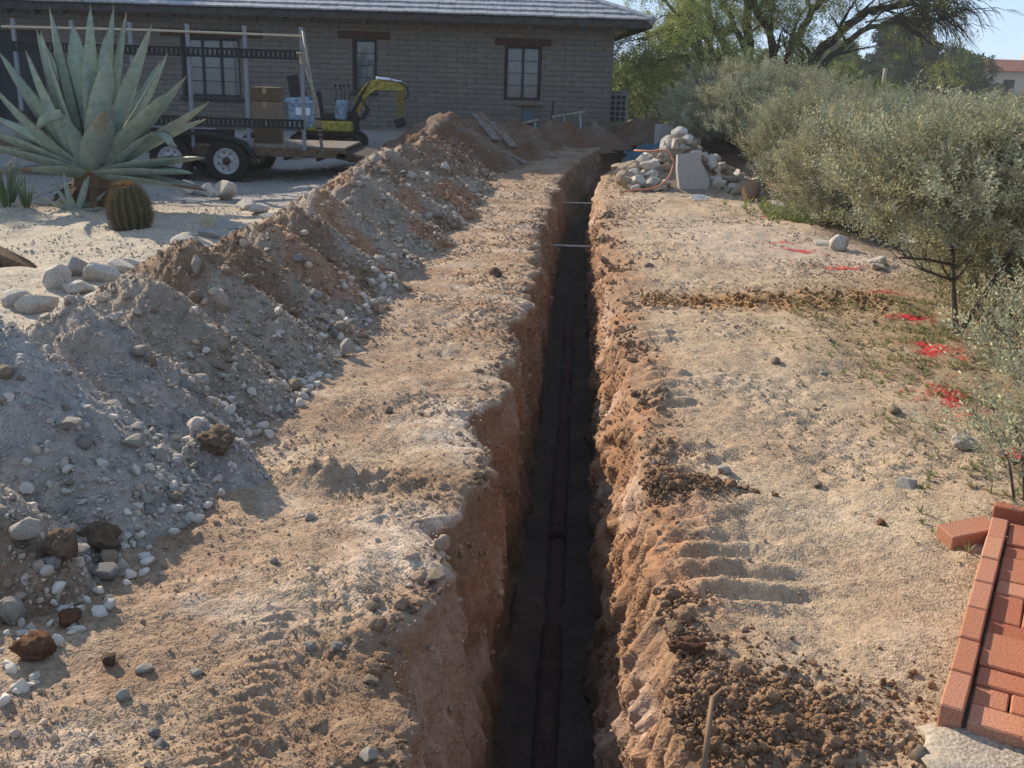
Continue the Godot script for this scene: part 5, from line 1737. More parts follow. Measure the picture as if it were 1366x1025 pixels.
func build_digger() -> void:
	var at := Vector3(-3.5, base_y(-3.5, -19.4), -19.4)
	var o := thing("mini_excavator", "small yellow mini excavator with raised folded boom and pale blue hood", "excavator", at)
	var X := func(wx: float) -> float: return wx + 3.5
	# tracks
	for zz in [0.36, -0.36]:
		var s := st(true)
		var loop := []
		for k in 28:
			var t := k / 28.0 * TAU
			var cx := 0.48 if cos(t) > 0 else -0.48
			loop.append(Vector3(cx + cos(t) * 0.17, 0.18 + sin(t) * 0.17, zz))
		for k in 28:
			var a: Vector3 = loop[k]; var b: Vector3 = loop[(k + 1) % 28]
			var w := Vector3(0, 0, 0.11)
			var mid := (a + b) / 2
			var out := Vector3(mid.x - clampf(mid.x, -0.48, 0.48), mid.y - 0.18, 0)
			face(s, [a - w, b - w, b + w, a + w], out)
			face(s, [a * Vector3(0.94, 0.82, 1) + Vector3(0, 0.03, 0) - w, b * Vector3(0.94, 0.82, 1) + Vector3(0, 0.03, 0) - w, b * Vector3(0.94, 0.82, 1) + Vector3(0, 0.03, 0) + w, a * Vector3(0.94, 0.82, 1) + Vector3(0, 0.03, 0) + w], -out)
			for e in [-w, w]: face(s, [a + e, b + e, b * Vector3(0.94, 0.82, 1) + Vector3(0, 0.03, 0) + e, a * Vector3(0.94, 0.82, 1) + Vector3(0, 0.03, 0) + e], e)
		for k in 26:
			var x := lerpf(-0.5, 0.5, (k % 13) / 12.0)
			box(s, Vector3(x, 0.355 if k < 13 else 0.006, zz), Vector3(0.03, 0.025, 0.22))
		done(s, "track", M.tyre, o)
		s = st(true)
		for x in [-0.48, -0.2, 0.08, 0.3, 0.48]:
			lathe(s, [Vector2(0.0, -0.09), Vector2(0.13 if absf(x) > 0.4 else 0.07, -0.09), Vector2(0.13 if absf(x) > 0.4 else 0.07, 0.09), Vector2(0.0, 0.09)], 16, Vector3(x, 0.18 if absf(x) > 0.4 else 0.10, zz), Basis(Vector3.RIGHT, PI / 2))
		box(s, Vector3(0, 0.18, zz), Vector3(0.8, 0.10, 0.10))
		done(s, "track_wheels", M.rust_dark, o)
	var s := st()
	box(s, Vector3(0.05, 0.24, 0), Vector3(0.6, 0.14, 0.5), Basis(), 0.02)
	done(s, "undercarriage", M.rust_dark, o)
	# slewing body
	s = st()
	box(s, Vector3(0.05, 0.47, 0.0), Vector3(0.82, 0.19, 0.78), Basis(), 0.03)
	done(s, "body", M.digger_yellow, o)
	s = st()
	box(s, Vector3(-0.42, 0.66, 0.0), Vector3(0.50, 0.52, 0.80), Basis(), 0.05)
	box(s, Vector3(-0.52, 0.90, 0.0), Vector3(0.44, 0.12, 0.74), Basis(Vector3.BACK, 0.08), 0.04)
	done(s, "hood", M.hood_blue, o)
	s = st()
	box(s, Vector3(-0.40, 0.72, 0.402), Vector3(0.26, 0.13, 0.012), Basis(), 0.004)
	done(s, "white_panel", M.panel_white, o)
	s = st()
	box(s, Vector3(-0.02, 0.63, 0.02), Vector3(0.36, 0.12, 0.44), Basis(), 0.03)
	box(s, Vector3(-0.20, 0.86, 0.02), Vector3(0.10, 0.44, 0.44), Basis(Vector3.BACK, 0.12), 0.03)
	done(s, "seat", M.dark, o)
	s = st()
	box(s, Vector3(-0.60, 1.14, 0.12), Vector3(0.20, 0.40, 0.05), Basis(Vector3.BACK, 0.15), 0.01)
	tube(s, [Vector3(-0.5, 0.95, 0.2), Vector3(-0.42, 1.12, 0.2), Vector3(-0.34, 0.94, 0.2)], [0.016, 0.016, 0.016], 6)
	done(s, "roll_bar", M.dark, o)
	s = st()
	box(s, Vector3(0.26, 0.76, 0.1), Vector3(0.20, 0.34, 0.44), Basis(Vector3.BACK, -0.1), 0.03)
	done(s, "control_console", M.hood_blue, o)
	for q in [[0.16, 0.22], [0.24, 0.10], [0.32, 0.24], [0.36, -0.04]]:
		s = st(true)
		var p := Vector3(q[0], 0.90, q[1])
		tube(s, [p, p + Vector3(0.02, 0.17, 0), p + Vector3(-0.01, 0.26, 0)], [0.008, 0.008, 0.008], 6)
		lathe(s, [Vector2(0, -0.035), Vector2(0.026, -0.01), Vector2(0.026, 0.02), Vector2(0, 0.04)], 10, p + Vector3(-0.01, 0.28, 0))
		done(s, "control_lever", M.dark, o)
	# boom foot, boom, stick
	s = st()
	box(s, Vector3(0.44, 0.56, 0), Vector3(0.20, 0.34, 0.24), Basis(), 0.02)
	done(s, "swing_post", M.black_steel, o)
	var plate := func(pts: Array, th: float) -> SurfaceTool:
		var q := st()
		var f := []; var b := []
		for p in pts:
			f.append(Vector3(p.x, p.y, th / 2)); b.append(Vector3(p.x, p.y, -th / 2))
		for k in pts.size():
			var m: Vector2 = (pts[k] + pts[(k + 1) % pts.size()]) / 2
			var e: Vector2 = pts[(k + 1) % pts.size()] - pts[k]
			var area := 0.0
			for j in pts.size(): area += pts[j].cross(pts[(j + 1) % pts.size()])
			var n := Vector2(e.y, -e.x) * signf(area)
			face(q, [f[k], f[(k + 1) % pts.size()], b[(k + 1) % pts.size()], b[k]], Vector3(n.x, n.y, 0))
		var tri := Geometry2D.triangulate_polygon(PackedVector2Array(pts))
		for k in range(0, tri.size(), 3):
			face(q, [f[tri[k]], f[tri[k + 1]], f[tri[k + 2]]], Vector3.BACK)
			face(q, [b[tri[k]], b[tri[k + 1]], b[tri[k + 2]]], Vector3.FORWARD)
		return q
	done(plate.call([Vector2(0.38, 0.55), Vector2(0.50, 0.55), Vector2(0.60, 0.83), Vector2(0.72, 1.03), Vector2(0.86, 1.13), Vector2(1.36, 1.13), Vector2(1.38, 1.22), Vector2(1.30, 1.25), Vector2(0.80, 1.29), Vector2(0.66, 1.22), Vector2(0.50, 0.98)], 0.14), "boom", M.digger_yellow, o)
	done(plate.call([Vector2(1.27, 1.28), Vector2(1.38, 1.24), Vector2(1.40, 1.05), Vector2(1.35, 0.60), Vector2(1.25, 0.60), Vector2(1.23, 1.05)], 0.11), "stick", M.digger_dark, o)
	s = st(true)
	tube(s, [Vector3(0.86, 1.325, 0.0), Vector3(1.12, 1.31, 0)], [0.034, 0.034], 10)
	tube(s, [Vector3(1.12, 1.31, 0.0), Vector3(1.33, 1.28, 0)], [0.018, 0.018], 10)
	done(s, "stick_cylinder", M.chrome, o)
	s = st(true)
	tube(s, [Vector3(0.40, 0.62, 0.10), Vector3(0.60, 1.02, 0.10)], [0.035, 0.035], 10)
	tube(s, [Vector3(0.60, 1.02, 0.10), Vector3(0.74, 1.25, 0.10)], [0.018, 0.018], 10)
	done(s, "boom_cylinder", M.black_steel, o)
	for k in 4:
		s = st(true)
		tube(s, [Vector3(0.46, 0.58, 0.08), Vector3(0.60 + 0.03 * k, 0.62, 0.16), Vector3(0.70 + 0.02 * k, 0.78, 0.14), Vector3(0.64, 0.94, 0.1), Vector3(0.56, 0.92, 0.09)], [0.012, 0.012, 0.012, 0.012, 0.012], 6)
		done(s, "hose", M.dark, o)
	s = st(true)
	tube(s, [Vector3(1.30, 1.26, 0.07), Vector3(1.44, 1.18, 0.08), Vector3(1.46, 1.02, 0.08), Vector3(1.38, 0.98, 0.06)], [0.014, 0.014, 0.014, 0.014], 6)
	done(s, "hose", M.dark, o)
	s = st()
	box(s, Vector3(1.30, 0.56, 0), Vector3(0.18, 0.16, 0.24), Basis(Vector3.BACK, 0.3), 0.02)
	done(s, "bucket", M.dark, o)


# ---------------------------------------------------------------- brick edging at the lower right

func build_bricks() -> void:
	var at := Vector3(1.15, ground_y(1.17, -2.36) - 0.012, -2.28)
	var o := thing("brick_walk", "low walk of flat red bricks framed by bricks set on edge", "brick edging", at)
	var ang := atan2(-0.78, 1.43)   # the walk runs away to the right
	o.rotation.y = ang
	# local axes: x across, -z along
	var along := 1.45
	var s := st()
	box(s, Vector3(0.13, -0.03, -along / 2), Vector3(0.32, 0.115, along), Basis(), 0.01)
	done(s, "mortar_bed", M.footing, o)
	var meshes := {}
	var mesh := func(sz: Vector3) -> ArrayMesh:
		var q := st()
		box(q, Vector3.ZERO, sz, Basis(), 0.0045)
		return fin(q)
	var rim := []
	for k in 3: rim.append(mesh.call(Vector3(0.058, 0.10, 0.192 + 0.003 * k)))
	var flat: ArrayMesh = mesh.call(Vector3(0.178, 0.055, 0.097))
	var flat2: ArrayMesh = mesh.call(Vector3(0.086, 0.055, 0.195))
	var sq: ArrayMesh = mesh.call(Vector3(0.178, 0.055, 0.195))
	var lay := func(m: ArrayMesh, x: float, y: float, z: float, tilt := 0.012) -> void:
		var b := put("brick", m, M.bricks[rng.randi() % M.bricks.size()], o)
		b.position = Vector3(x + rng.randf_range(-0.002, 0.002), y + rng.randf_range(-0.003, 0.003), z + rng.randf_range(-0.002, 0.002))
		b.rotation = Vector3(rng.randf_range(-tilt, tilt), rng.randf_range(-tilt, tilt) * 1.3, rng.randf_range(-tilt, tilt))
	var two: ArrayMesh = mesh.call(Vector3(0.086, 0.055, 0.097))
	var tall: ArrayMesh = mesh.call(Vector3(0.062, 0.11, 0.196))
	for k in 7:
		lay.call(rim[k % 3], 0.0, 0.060, -0.10 - k * 0.2025)
	for k in 7:
		lay.call(tall, 0.195, 0.152, -0.06 - k * 0.2025)
	var z := -0.055
	for q in ["a", "b", "a", "s", "a", "t", "a", "t", "b", "s"]:
		match q:
			"a":
				lay.call(flat, 0.125, 0.058, z); z -= 0.102
			"b":
				lay.call(two, 0.080, 0.058, z); lay.call(two, 0.170, 0.058, z); z -= 0.102
			"s":
				lay.call(sq, 0.125, 0.066, z - 0.05, 0.02); z -= 0.202
			"t":
				for k in 2: lay.call(flat2, 0.080 + 0.0905 * k, 0.058, z - 0.05)
				z -= 0.202
	# a brick across the far end
	for k in 2: lay.call(mesh.call(Vector3(0.2, 0.11, 0.06)), 0.07 + 0.205 * k, 0.085, -along - 0.02)
	# loose brick beside the far end
	var loose := put("loose_brick", mesh.call(Vector3(0.2, 0.06, 0.1)), M.bricks[1])
	loose.position = Vector3(1.73, ground_y(1.73, -3.55) + 0.035, -3.55)
	loose.rotation = Vector3(0.1, 0.25, 0.12)
	tag(loose, "loose pale red brick lying beside the far end of the brick walk", "brick")
	# rough concrete at the near end
	s = st(true)
	var n := noise(77, 2.5, 3)
	var g := ico(3)
	var pts := []
	for p in g[0]:
		var q := Vector3(clampf(p.x * 1.5, -1, 1), clampf(p.y * 1.3, -1, 1), clampf(p.z * 1.5, -1, 1)) * (1.0 + 0.16 * n.get_noise_3dv(p * 1.6))
		pts.append(q * Vector3(0.34, 0.06, 0.13))
	for f in g[1]: face(s, [pts[f[0]], pts[f[1]], pts[f[2]]], pts[f[0]] + pts[f[1]] + pts[f[2]])
	var c := done(s, "concrete_footing", M.footing)
	c.position = Vector3(1.40, ground_y(1.3, -2.3) + 0.0, -2.12)
	c.rotation.y = ang * 0.5
	tag(c, "rough pale concrete footing at the near end of the brick walk", "concrete")


# ---------------------------------------------------------------- small things

func build_small() -> void:
	# sewer pipe on the trench floor, with bell joints, and the pipes that cross the trench
	var o := thing("drain_pipe", "dark red brown drain pipe laid along the bottom of the trench", "pipe", Vector3(0, 0, 0))
	var d := 1.2
	while d < 10.5:
		var e := d + 1.5
		var s := st(true)
		var y := -DEPTH - 0.026
		var gap := 0.10 if d > 3.5 and d < 4.5 else 0.0
		var a := Vector3(trench_mid(d) + 0.0, y, -d)
		var b := Vector3(trench_mid(e) + 0.0, y, -e + gap)
		tube(s, [a, a.lerp(b, 0.5), b], [0.052, 0.052, 0.052], 18)
		tube(s, [a, a.lerp(b, 0.06)], [0.055, 0.055], 18)
		done(s, "pipe_length", M.pipe, o)
		d = e
	for q in [[13.0, -0.42, 0.014, "pale thin pipe crossing the trench at half depth"], [16.2, -0.25, 0.007, "thin dark pipe crossing the trench near its bend"]]:
		var s := st(true)
		tube(s, [Vector3(trench_mid(q[0]) - 0.42, q[1], -q[0]), Vector3(trench_mid(q[0]) + 0.42, q[1], -q[0])], [q[2], q[2]], 10)
		tag(done(s, "cross_pipe", M.pipe_pale), q[3], "pipe")
	# orange hose looped over the rubble
	var pts := []
	for q in [[1.78, 0.56, -16.3], [2.0, 0.57, -16.15], [2.2, 0.60, -16.0], [2.32, 0.50, -15.9], [2.30, 0.32, -15.75], [2.18, 0.16, -15.62], [2.02, 0.08, -15.55], [1.80, 0.06, -15.45], [1.62, 0.05, -15.35], [1.5, 0.03, -15.2]]:
		pts.append(Vector3(q[0], base_y(q[0], q[2]) + q[1], q[2]))
	var cv := Curve3D.new()
	for i in pts.size():
		var t: Vector3 = (pts[mini(i + 1, pts.size() - 1)] - pts[maxi(i - 1, 0)]) * 0.22
		cv.add_point(pts[i], -t, t)
	var fine := []
	for p in cv.tessellate(4, 4): fine.append(p)
	var s := st(true)
	tube(s, fine, [0.015], 8)
	tag(done(s, "hose", M.hose), "faded orange pipe looped over the left of the rubble heap", "hose")
	# plastic bottle
	var bt := thing("plastic_bottle", "crushed clear blue plastic bottle lying in front of the rubble", "bottle", Vector3(2.6, ground_y(2.6, -14.95) + 0.045, -14.95), 0.5)
	s = st(true)
	lathe(s, [Vector2(0.0, -0.12), Vector2(0.036, -0.115), Vector2(0.040, -0.08), Vector2(0.033, -0.02), Vector2(0.041, 0.03), Vector2(0.036, 0.07), Vector2(0.014, 0.11), Vector2(0.014, 0.125)], 14, Vector3.ZERO, Basis(Vector3.BACK, PI / 2))
	done(s, "body", M.bottle, bt)
	s = st(true)
	lathe(s, [Vector2(0.016, 0.122), Vector2(0.016, 0.14), Vector2(0.0, 0.141)], 12, Vector3.ZERO, Basis(Vector3.BACK, PI / 2))
	done(s, "cap", M.panel_white, bt)
	# root sticking out of the clods
	s = st(true)
	tube(s, [Vector3(0.50, 0.03, -2.14), Vector3(0.525, 0.10, -2.24), Vector3(0.55, 0.10, -2.34), Vector3(0.60, 0.05, -2.46)], [0.008, 0.008, 0.007, 0.005], 7)
	tag(done(s, "root", M.root), "bent bare root poking out of the clods at the right trench edge", "root")
	# planks and trestles by the house
	for q in [[-0.62, -19.0, 0.5, 0.95, "weathered board lying down the front of the red mound"], [-0.25, -18.3, 1.25, 0.9, "broad grey board at the foot of the red mound"], [-0.30, -18.9, 0.6, 0.8, "grey plank half buried in the red mound, right of the first board"]]:
		s = st()
		box(s, Vector3.ZERO, Vector3(0.17, 0.04, q[3]), Basis(), 0.006)
		var b := done(s, "board", M.old_wood)
		var y0: float = top_y(q[0] - 0.2, q[1] - 0.3)
		var y1: float = top_y(q[0] + 0.2, q[1] + 0.3)
		b.position = Vector3(q[0], (y0 + y1) / 2 + 0.03, q[1])
		b.rotation = Vector3(atan2(y0 - y1, 0.75), q[2], 0)
		tag(b, q[4], "board", "old boards on the dirt mound")
	for q in [[-0.13, 0.35, 0.68, 0.80, -20.9, "left sloping trestle board with two legs behind the red mound"], [0.62, 1.26, 0.86, 0.98, -20.9, "right sloping trestle board with two legs by the house wall"]]:
		var t := thing("trestle", q[5], "trestle", Vector3((q[0] + q[1]) / 2, 0, q[4]), 0.0, "sloping trestles before the house wall")
		var half: float = (q[1] - q[0]) / 2
		s = st()
		box(s, Vector3(0, (q[2] + q[3]) / 2, 0), Vector3(half * 2.05, 0.035, 0.14), Basis(Vector3.BACK, atan2(q[3] - q[2], half * 2)), 0.005)
		done(s, "board", M.pale_wood, t)
		for sx in [-0.25, 0.72]:
			for zz in [-0.10, 0.10]:
				s = st()
				var top := Vector3(half * sx, lerpf(q[2], q[3], sx * 0.5 + 0.5) - 0.02, 0)
				tube(s, [top, Vector3(half * sx + 0.06, 0.32, zz)], [0.022, 0.022], 5)
				done(s, "leg", M.pale_blue, t)
	s = st()
	tube(s, [Vector3(0.60, 0.55, -21.3), Vector3(0.66, 1.16, -21.35)], [0.018, 0.014], 6)
	tag(done(s, "stake", M.dark), "dark upright stake between the two trestles", "stake")
	# concrete blocks and the tarpaulin
	for q in [[2.66, -19.6, 0.50, "pale concrete block standing upright behind the blue tarpaulin"], [3.15, -19.3, 0.34, "grey concrete block in the shade right of the upright block"]]:
		var b := thing("concrete_block", q[3], "block", Vector3(q[0], top_y(q[0], q[1]) - 0.03, q[1]), 0.3, "concrete blocks behind the tarpaulin")
		s = st()
		for x in [-0.12, 0.0, 0.12]: box(s, Vector3(x, q[2] / 2 , 0), Vector3(0.035, q[2] - 0.005, 0.19), Basis(), 0.004)
		for zz in [-0.085, 0.085]: box(s, Vector3(0, q[2] / 2, zz), Vector3(0.27, q[2], 0.035), Basis(), 0.004)
		done(s, "body", M.slab, b)
	var v := PackedVector3Array(); var c := PackedColorArray()
	var n := noise(5, 1.6, 3)
	for r in 30:
		for k in 36:
			var x := lerpf(1.9, 3.55, k / 35.0)
			var z := lerpf(-19.35, -17.75, r / 29.0)
			var e := (1.0 - absf(k / 17.5 - 1.0) ** 3) * (1.0 - absf(r / 14.5 - 1.0) ** 3)
			v.append(Vector3(x + 0.1 * n.get_noise_2d(z, 3.0), base_y(x, z) + 0.04 + 0.24 * e * (1.0 + 0.7 * n.get_noise_2d(x * 1.5, z * 1.5)), z))
			c.append(Color(1, 1, 1))
	tag(put("tarpaulin", sheet(v, c, 30, 36), M.tarp), "crumpled dark blue tarpaulin over a pile between house and rubble", "tarpaulin")
	# red marking paint on the ground
	var paint := [[2.85, -11.1, .30, .12, "dot of red paint left of the grey gravel patch"], [2.9, -10.5, .34, .2, "star shaped red paint mark on the grey gravel patch"], [3.05, -9.67, .55, .14, "long red paint dash beside the hedge foot stone"], [3.09, -8.45, .30, .2, "red paint mark at the end of the torn dirt strip"],
		[2.95, -7.5, .34, .2, "red paint mark between torn strip and forked trunk"], [2.74, -6.5, .26, .42, "long red paint mark just left of the forked trunk"], [2.45, -5.5, .26, .52, "largest brightest red paint streak in the weeds"], [2.38, -4.6, .16, .16, "small red paint spot at the right picture edge"], [3.33, -13.3, .4, .2, "farthest red paint mark at the foot of the pointed rock"]]
	for q in paint:
		s = st(true)
		var nn := noise(int(q[0] * 100.0), 6.0, 3)
		var n2 := noise(int(q[0] * 100.0) + 1, 45.0, 3)
		var cell: float = 0.008 * (0.75 + 0.07 * -q[1])
		var gx := int(q[2] * 1.0 / cell)
		var gz := int(q[3] * 1.0 / cell)
		# thin sprayed coat: dense in the middle, broken up and fading outwards
		for a in range(-gx, gx):
			for b in range(-gz, gz):
				var quad := []
				var dens := []
				var most := 0.0
				for k in [[0, 0], [1, 0], [1, 1], [0, 1]]:
					var px: float = (a + k[0]) * cell
					var pz: float = (b + k[1]) * cell
					var e: float = exp(-((px / q[2]) ** 2 + (pz / q[3]) ** 2) * 5.0) * 1.4 + nn.get_noise_2d(px, pz) * 0.9 + n2.get_noise_2d(px, pz) * 0.9 - 0.38
					e = clampf(e, 0.0, 0.92)
					if absf(px) > gx * cell - cell * 0.5 or absf(pz) > gz * cell - cell * 0.5: e = 0.0
					quad.append(Vector3(q[0] + px, ground_y(q[0] + px, q[1] + pz) + 0.005, q[1] + pz))
					dens.append(e)
					most = maxf(most, e)
				if most < 0.03: continue
				for k in [0, 2, 1, 0, 3, 2]:
					s.set_color(Color(1, 1, 1, dens[k]))
					s.add_vertex(quad[k])
		s.index()
		tag(done(s, "paint_mark", M.red_paint), q[4], "paint mark", "red paint marks along the hedge")
	# far houses and a pole
	for q in [[31.2, -80.0, 6.0, 2.5, 0.5, "far pale house with a red tiled roof just above the hedge"], [38.2, -84.0, 7.0, 2.6, 0.9, "far cream house with stepped red roofs at the right picture edge"], [27.6, -82.0, 4.0, 0.6, 0.2, "far low house whose red roof barely shows beside the columnar cacti"]]:
		var h := thing("far_house", q[5], "house", Vector3(q[0], base_y(q[0], q[1]), q[1]), 0.15, "far houses beyond the hedge")
		s = st()
		box(s, Vector3(0, 1.4, 0), Vector3(q[2], 2.8 + q[3], 5.0), Basis(), 0.02)
		done(s, "wall", M.far_wall, h)
		s = st()
		var y: float = 2.8 + q[3] * 0.5
		var w: float = q[2] / 2 + 0.4
		face(s, [Vector3(-w, y, 2.9), Vector3(w, y, 2.9), Vector3(w * 0.6, y + 0.9, 0), Vector3(-w * 0.6, y + 0.9, 0)], Vector3(0, 1, 1))
		face(s, [Vector3(-w, y, -2.9), Vector3(w, y, -2.9), Vector3(w * 0.6, y + 0.9, 0), Vector3(-w * 0.6, y + 0.9, 0)], Vector3(0, 1, -1))
		face(s, [Vector3(w, y, 2.9), Vector3(w, y, -2.9), Vector3(w * 0.6, y + 0.9, 0)], Vector3(1, 1, 0))
		face(s, [Vector3(-w, y, 2.9), Vector3(-w, y, -2.9), Vector3(-w * 0.6, y + 0.9, 0)], Vector3(-1, 1, 0))
		face(s, [Vector3(-w, y - 0.002, 2.9), Vector3(w, y - 0.002, 2.9), Vector3(w, y - 0.002, -2.9), Vector3(-w, y - 0.002, -2.9)], Vector3.DOWN)
		done(s, "roof", M.far_roof, h)
		for k in 2:
			s = st()
			box(s, Vector3(-q[2] * 0.25 + k * q[2] * 0.5, 2.0 + q[3] * 0.4, 2.5), Vector3(0.9, 0.9, 0.06))
			done(s, "window", M.win_frame, h)
		s = st()
		box(s, Vector3(q[2] * 0.2, y + 0.9, -0.4), Vector3(0.6, 1.1, 0.6), Basis(), 0.02)
		done(s, "chimney", M.far_wall, h)
	s = st(true)
	tube(s, [Vector3(20.9, -1.6, -62.0), Vector3(20.9, 2.6, -62.0)], [0.14, 0.11], 8)
	tag(done(s, "utility_pole", M.pale_wood), "pale bare pole standing among the far trees", "pole")


# ---------------------------------------------------------------- materials

func build_materials() -> void:
	var f_grain := noise(11, 0.11, 4)
	var f_spot := noise(12, 0.030, 4)
	var f_cell := noise(13, 0.07, 2, FastNoiseLite.TYPE_CELLULAR)
	f_cell.cellular_return_type = FastNoiseLite.RETURN_DISTANCE
	var f_cell2 := noise(14, 0.17, 1, FastNoiseLite.TYPE_CELLULAR)
	f_cell2.cellular_return_type = FastNoiseLite.RETURN_DISTANCE
	var soil_tex := mixed(1024, [[f_grain, 0.6], [f_spot, 0.8], [f_cell2, -0.35]], 0.62, 1.25)
	var soil_bump := mixed(1024, [[f_cell, -0.9], [f_cell2, -0.55], [f_grain, 0.5], [f_spot, 0.6]], 0.0, 1.0)
	var fine := mixed(512, [[noise(21, 0.05, 5), 1.0]], 0.70, 1.15)
	var fine_bump := mixed(512, [[noise(22, 0.07, 5), 1.0]], 0.0, 1.0)
	var wood := noise(23, 0.02, 4)
	var stain := mixed(512, [[noise(24, 0.012, 4), 1.0], [noise(25, 0.09, 3), 0.5]], 0.55, 1.2)

	M.soil = triplanar(mat(Color.WHITE, 0.96, {"vertex_color_use_as_albedo": true}), soil_tex, 0.85, soil_bump, 0.7)
	M.heap = triplanar(mat(Color.WHITE, 0.96, {"vertex_color_use_as_albedo": true}), soil_tex, 0.7, soil_bump, 1.5)
	M.heap_plain = triplanar(mat(lin(0.28, 0.225, 0.17), 0.96), soil_tex, 0.7, soil_bump, 1.6)
	M.clod = triplanar(mat(Color.WHITE, 0.96, {"vertex_color_use_as_albedo": true}), soil_tex, 1.6, soil_bump, 0.9)
	M.pebble = mat(Color.WHITE, 0.9, {"vertex_color_use_as_albedo": true})
	M.stones = []
	for c in [lin(0.72, 0.66, 0.57), lin(0.60, 0.545, 0.475), lin(0.47, 0.37, 0.27), lin(0.45, 0.425, 0.395), lin(0.22, 0.14, 0.085), lin(0.28, 0.14, 0.075)]:
		M.stones.append(triplanar(mat(c, 0.9), stain, 1.0, fine_bump, 0.5, false))
	M.clods = [triplanar(mat(lin(0.32, 0.225, 0.155), 0.96), soil_tex, 1.3, soil_bump, 1.0, false), triplanar(mat(lin(0.31, 0.16, 0.09), 0.96), soil_tex, 1.3, soil_bump, 1.0, false)]
	M.slab = triplanar(mat(lin(0.45, 0.43, 0.40), 0.9), fine, 1.2, fine_bump, 0.4, false)
	M.footing = triplanar(mat(lin(0.40, 0.345, 0.275), 0.95), fine, 2.0, fine_bump, 0.35, false)
	M.bricks = []
	for c in [lin(0.42, 0.18, 0.108), lin(0.46, 0.215, 0.138), lin(0.39, 0.155, 0.096), lin(0.44, 0.20, 0.122), lin(0.36, 0.135, 0.08), lin(0.50, 0.25, 0.16)]:
		M.bricks.append(triplanar(mat(c, 0.88), fine, 5.0, fine_bump, 0.02, false))
	M.blocks = []
	for c in [lin(0.20, 0.183, 0.16), lin(0.185, 0.17, 0.148), lin(0.212, 0.194, 0.168), lin(0.205, 0.182, 0.153), lin(0.182, 0.173, 0.155)]:
		M.blocks.append(triplanar(mat(c, 0.92), fine, 1.2, fine_bump, 0.2, false))
	M.block_many = triplanar(mat(Color.WHITE, 0.92, {"vertex_color_use_as_albedo": true}), fine, 1.2, fine_bump, 0.2, true)
	M.mortar = triplanar(mat(lin(0.172, 0.158, 0.138), 0.95), stain, 1.5, fine_bump, 0.5)
	M.lintel = triplanar(mat(lin(0.085, 0.035, 0.022), 0.8), stain, 1.5)
	M.win_frame = mat(lin(0.03, 0.038, 0.045), 0.6)
	M.sill = triplanar(mat(lin(0.27, 0.17, 0.11), 0.85), stain, 2.0)
	M.box_blue = mat(lin(0.09, 0.12, 0.15), 0.6)
	M.fascia = triplanar(mat(lin(0.075, 0.072, 0.07), 0.8), stain, 1.0)
	M.roof = triplanar(mat(lin(0.40, 0.41, 0.44), 0.42, {"metallic_specular": 0.5}), stain, 1.2)
	M.glass = mat(Color(0.45, 0.52, 0.55, 0.35), 0.03, {"transparency": BaseMaterial3D.TRANSPARENCY_ALPHA, "metallic_specular": 0.5})
	M.curtain_pale = mat(lin(0.24, 0.25, 0.245), 0.9)
	M.curtain_blue = mat(lin(0.12, 0.15, 0.175), 0.9)
	M.curtain_tan = mat(lin(0.14, 0.132, 0.115), 0.9)
	M.ac_paint = mat(lin(0.22, 0.22, 0.2), 0.6)
	M.dark = mat(lin(0.02, 0.02, 0.022), 0.7)
	M.tyre = triplanar(mat(lin(0.022, 0.022, 0.022), 0.85), fine, 4.0, fine_bump, 0.2, false)
	M.wheel_white = triplanar(mat(lin(0.45, 0.46, 0.48), 0.45), fine, 3.0, null, 0.0, false)
	M.rust_dark = triplanar(mat(lin(0.07, 0.05, 0.042), 0.8), stain, 2.0, null, 0.0, false)
	M.rusty = triplanar(mat(lin(0.16, 0.11, 0.075), 0.85), stain, 1.5, null, 0.0, false)
	M.old_wood = triplanar(mat(lin(0.24, 0.21, 0.18), 0.9), stain, 2.0, fine_bump, 0.4, false)
	M.pale_wood = triplanar(mat(lin(0.42, 0.38, 0.29), 0.9), stain, 2.0, null, 0.0, false)
	M.pale_blue = mat(lin(0.34, 0.38, 0.42), 0.7)
	M.black_steel = triplanar(mat(lin(0.022, 0.024, 0.028), 0.6), stain, 2.0, null, 0.0, false)
	M.galv = triplanar(mat(lin(0.26, 0.29, 0.34), 0.5, {"metallic": 0.3}), fine, 2.0, null, 0.0, false)
	M.galv_warm = triplanar(mat(lin(0.30, 0.28, 0.25), 0.5, {"metallic": 0.3}), stain, 2.0, null, 0.0, false)
	M.bar_tan = mat(lin(0.45, 0.38, 0.28), 0.6)
	M.brass = mat(lin(0.42, 0.36, 0.24), 0.6)
	M.red_lens = mat(lin(0.5, 0.02, 0.015), 0.3)
	M.card = triplanar(mat(lin(0.13, 0.09, 0.058), 0.95), fine, 1.5, null, 0.0, false)
	M.card_pale = triplanar(mat(lin(0.22, 0.165, 0.12), 0.95), fine, 1.5, null, 0.0, false)
	M.tape = mat(lin(0.30, 0.22, 0.14), 0.5)
	M.digger_yellow = triplanar(mat(lin(0.40, 0.34, 0.06), 0.6), stain, 1.5, null, 0.0, false)
	M.digger_dark = triplanar(mat(lin(0.20, 0.17, 0.05), 0.6), stain, 2.5, null, 0.0, false)
	M.hood_blue = triplanar(mat(lin(0.26, 0.36, 0.46), 0.5), stain, 1.5, null, 0.0, false)
	M.panel_white = mat(lin(0.7, 0.74, 0.78), 0.5)
	M.chrome = mat(lin(0.6, 0.62, 0.66), 0.2, {"metallic": 0.9})
	M.pipe = triplanar(mat(lin(0.07, 0.038, 0.032), 0.95), stain, 1.5, null, 0.0, false)
	M.pipe_pale = mat(lin(0.42, 0.45, 0.48), 0.7)
	M.hose = mat(lin(0.52, 0.21, 0.13), 0.7)
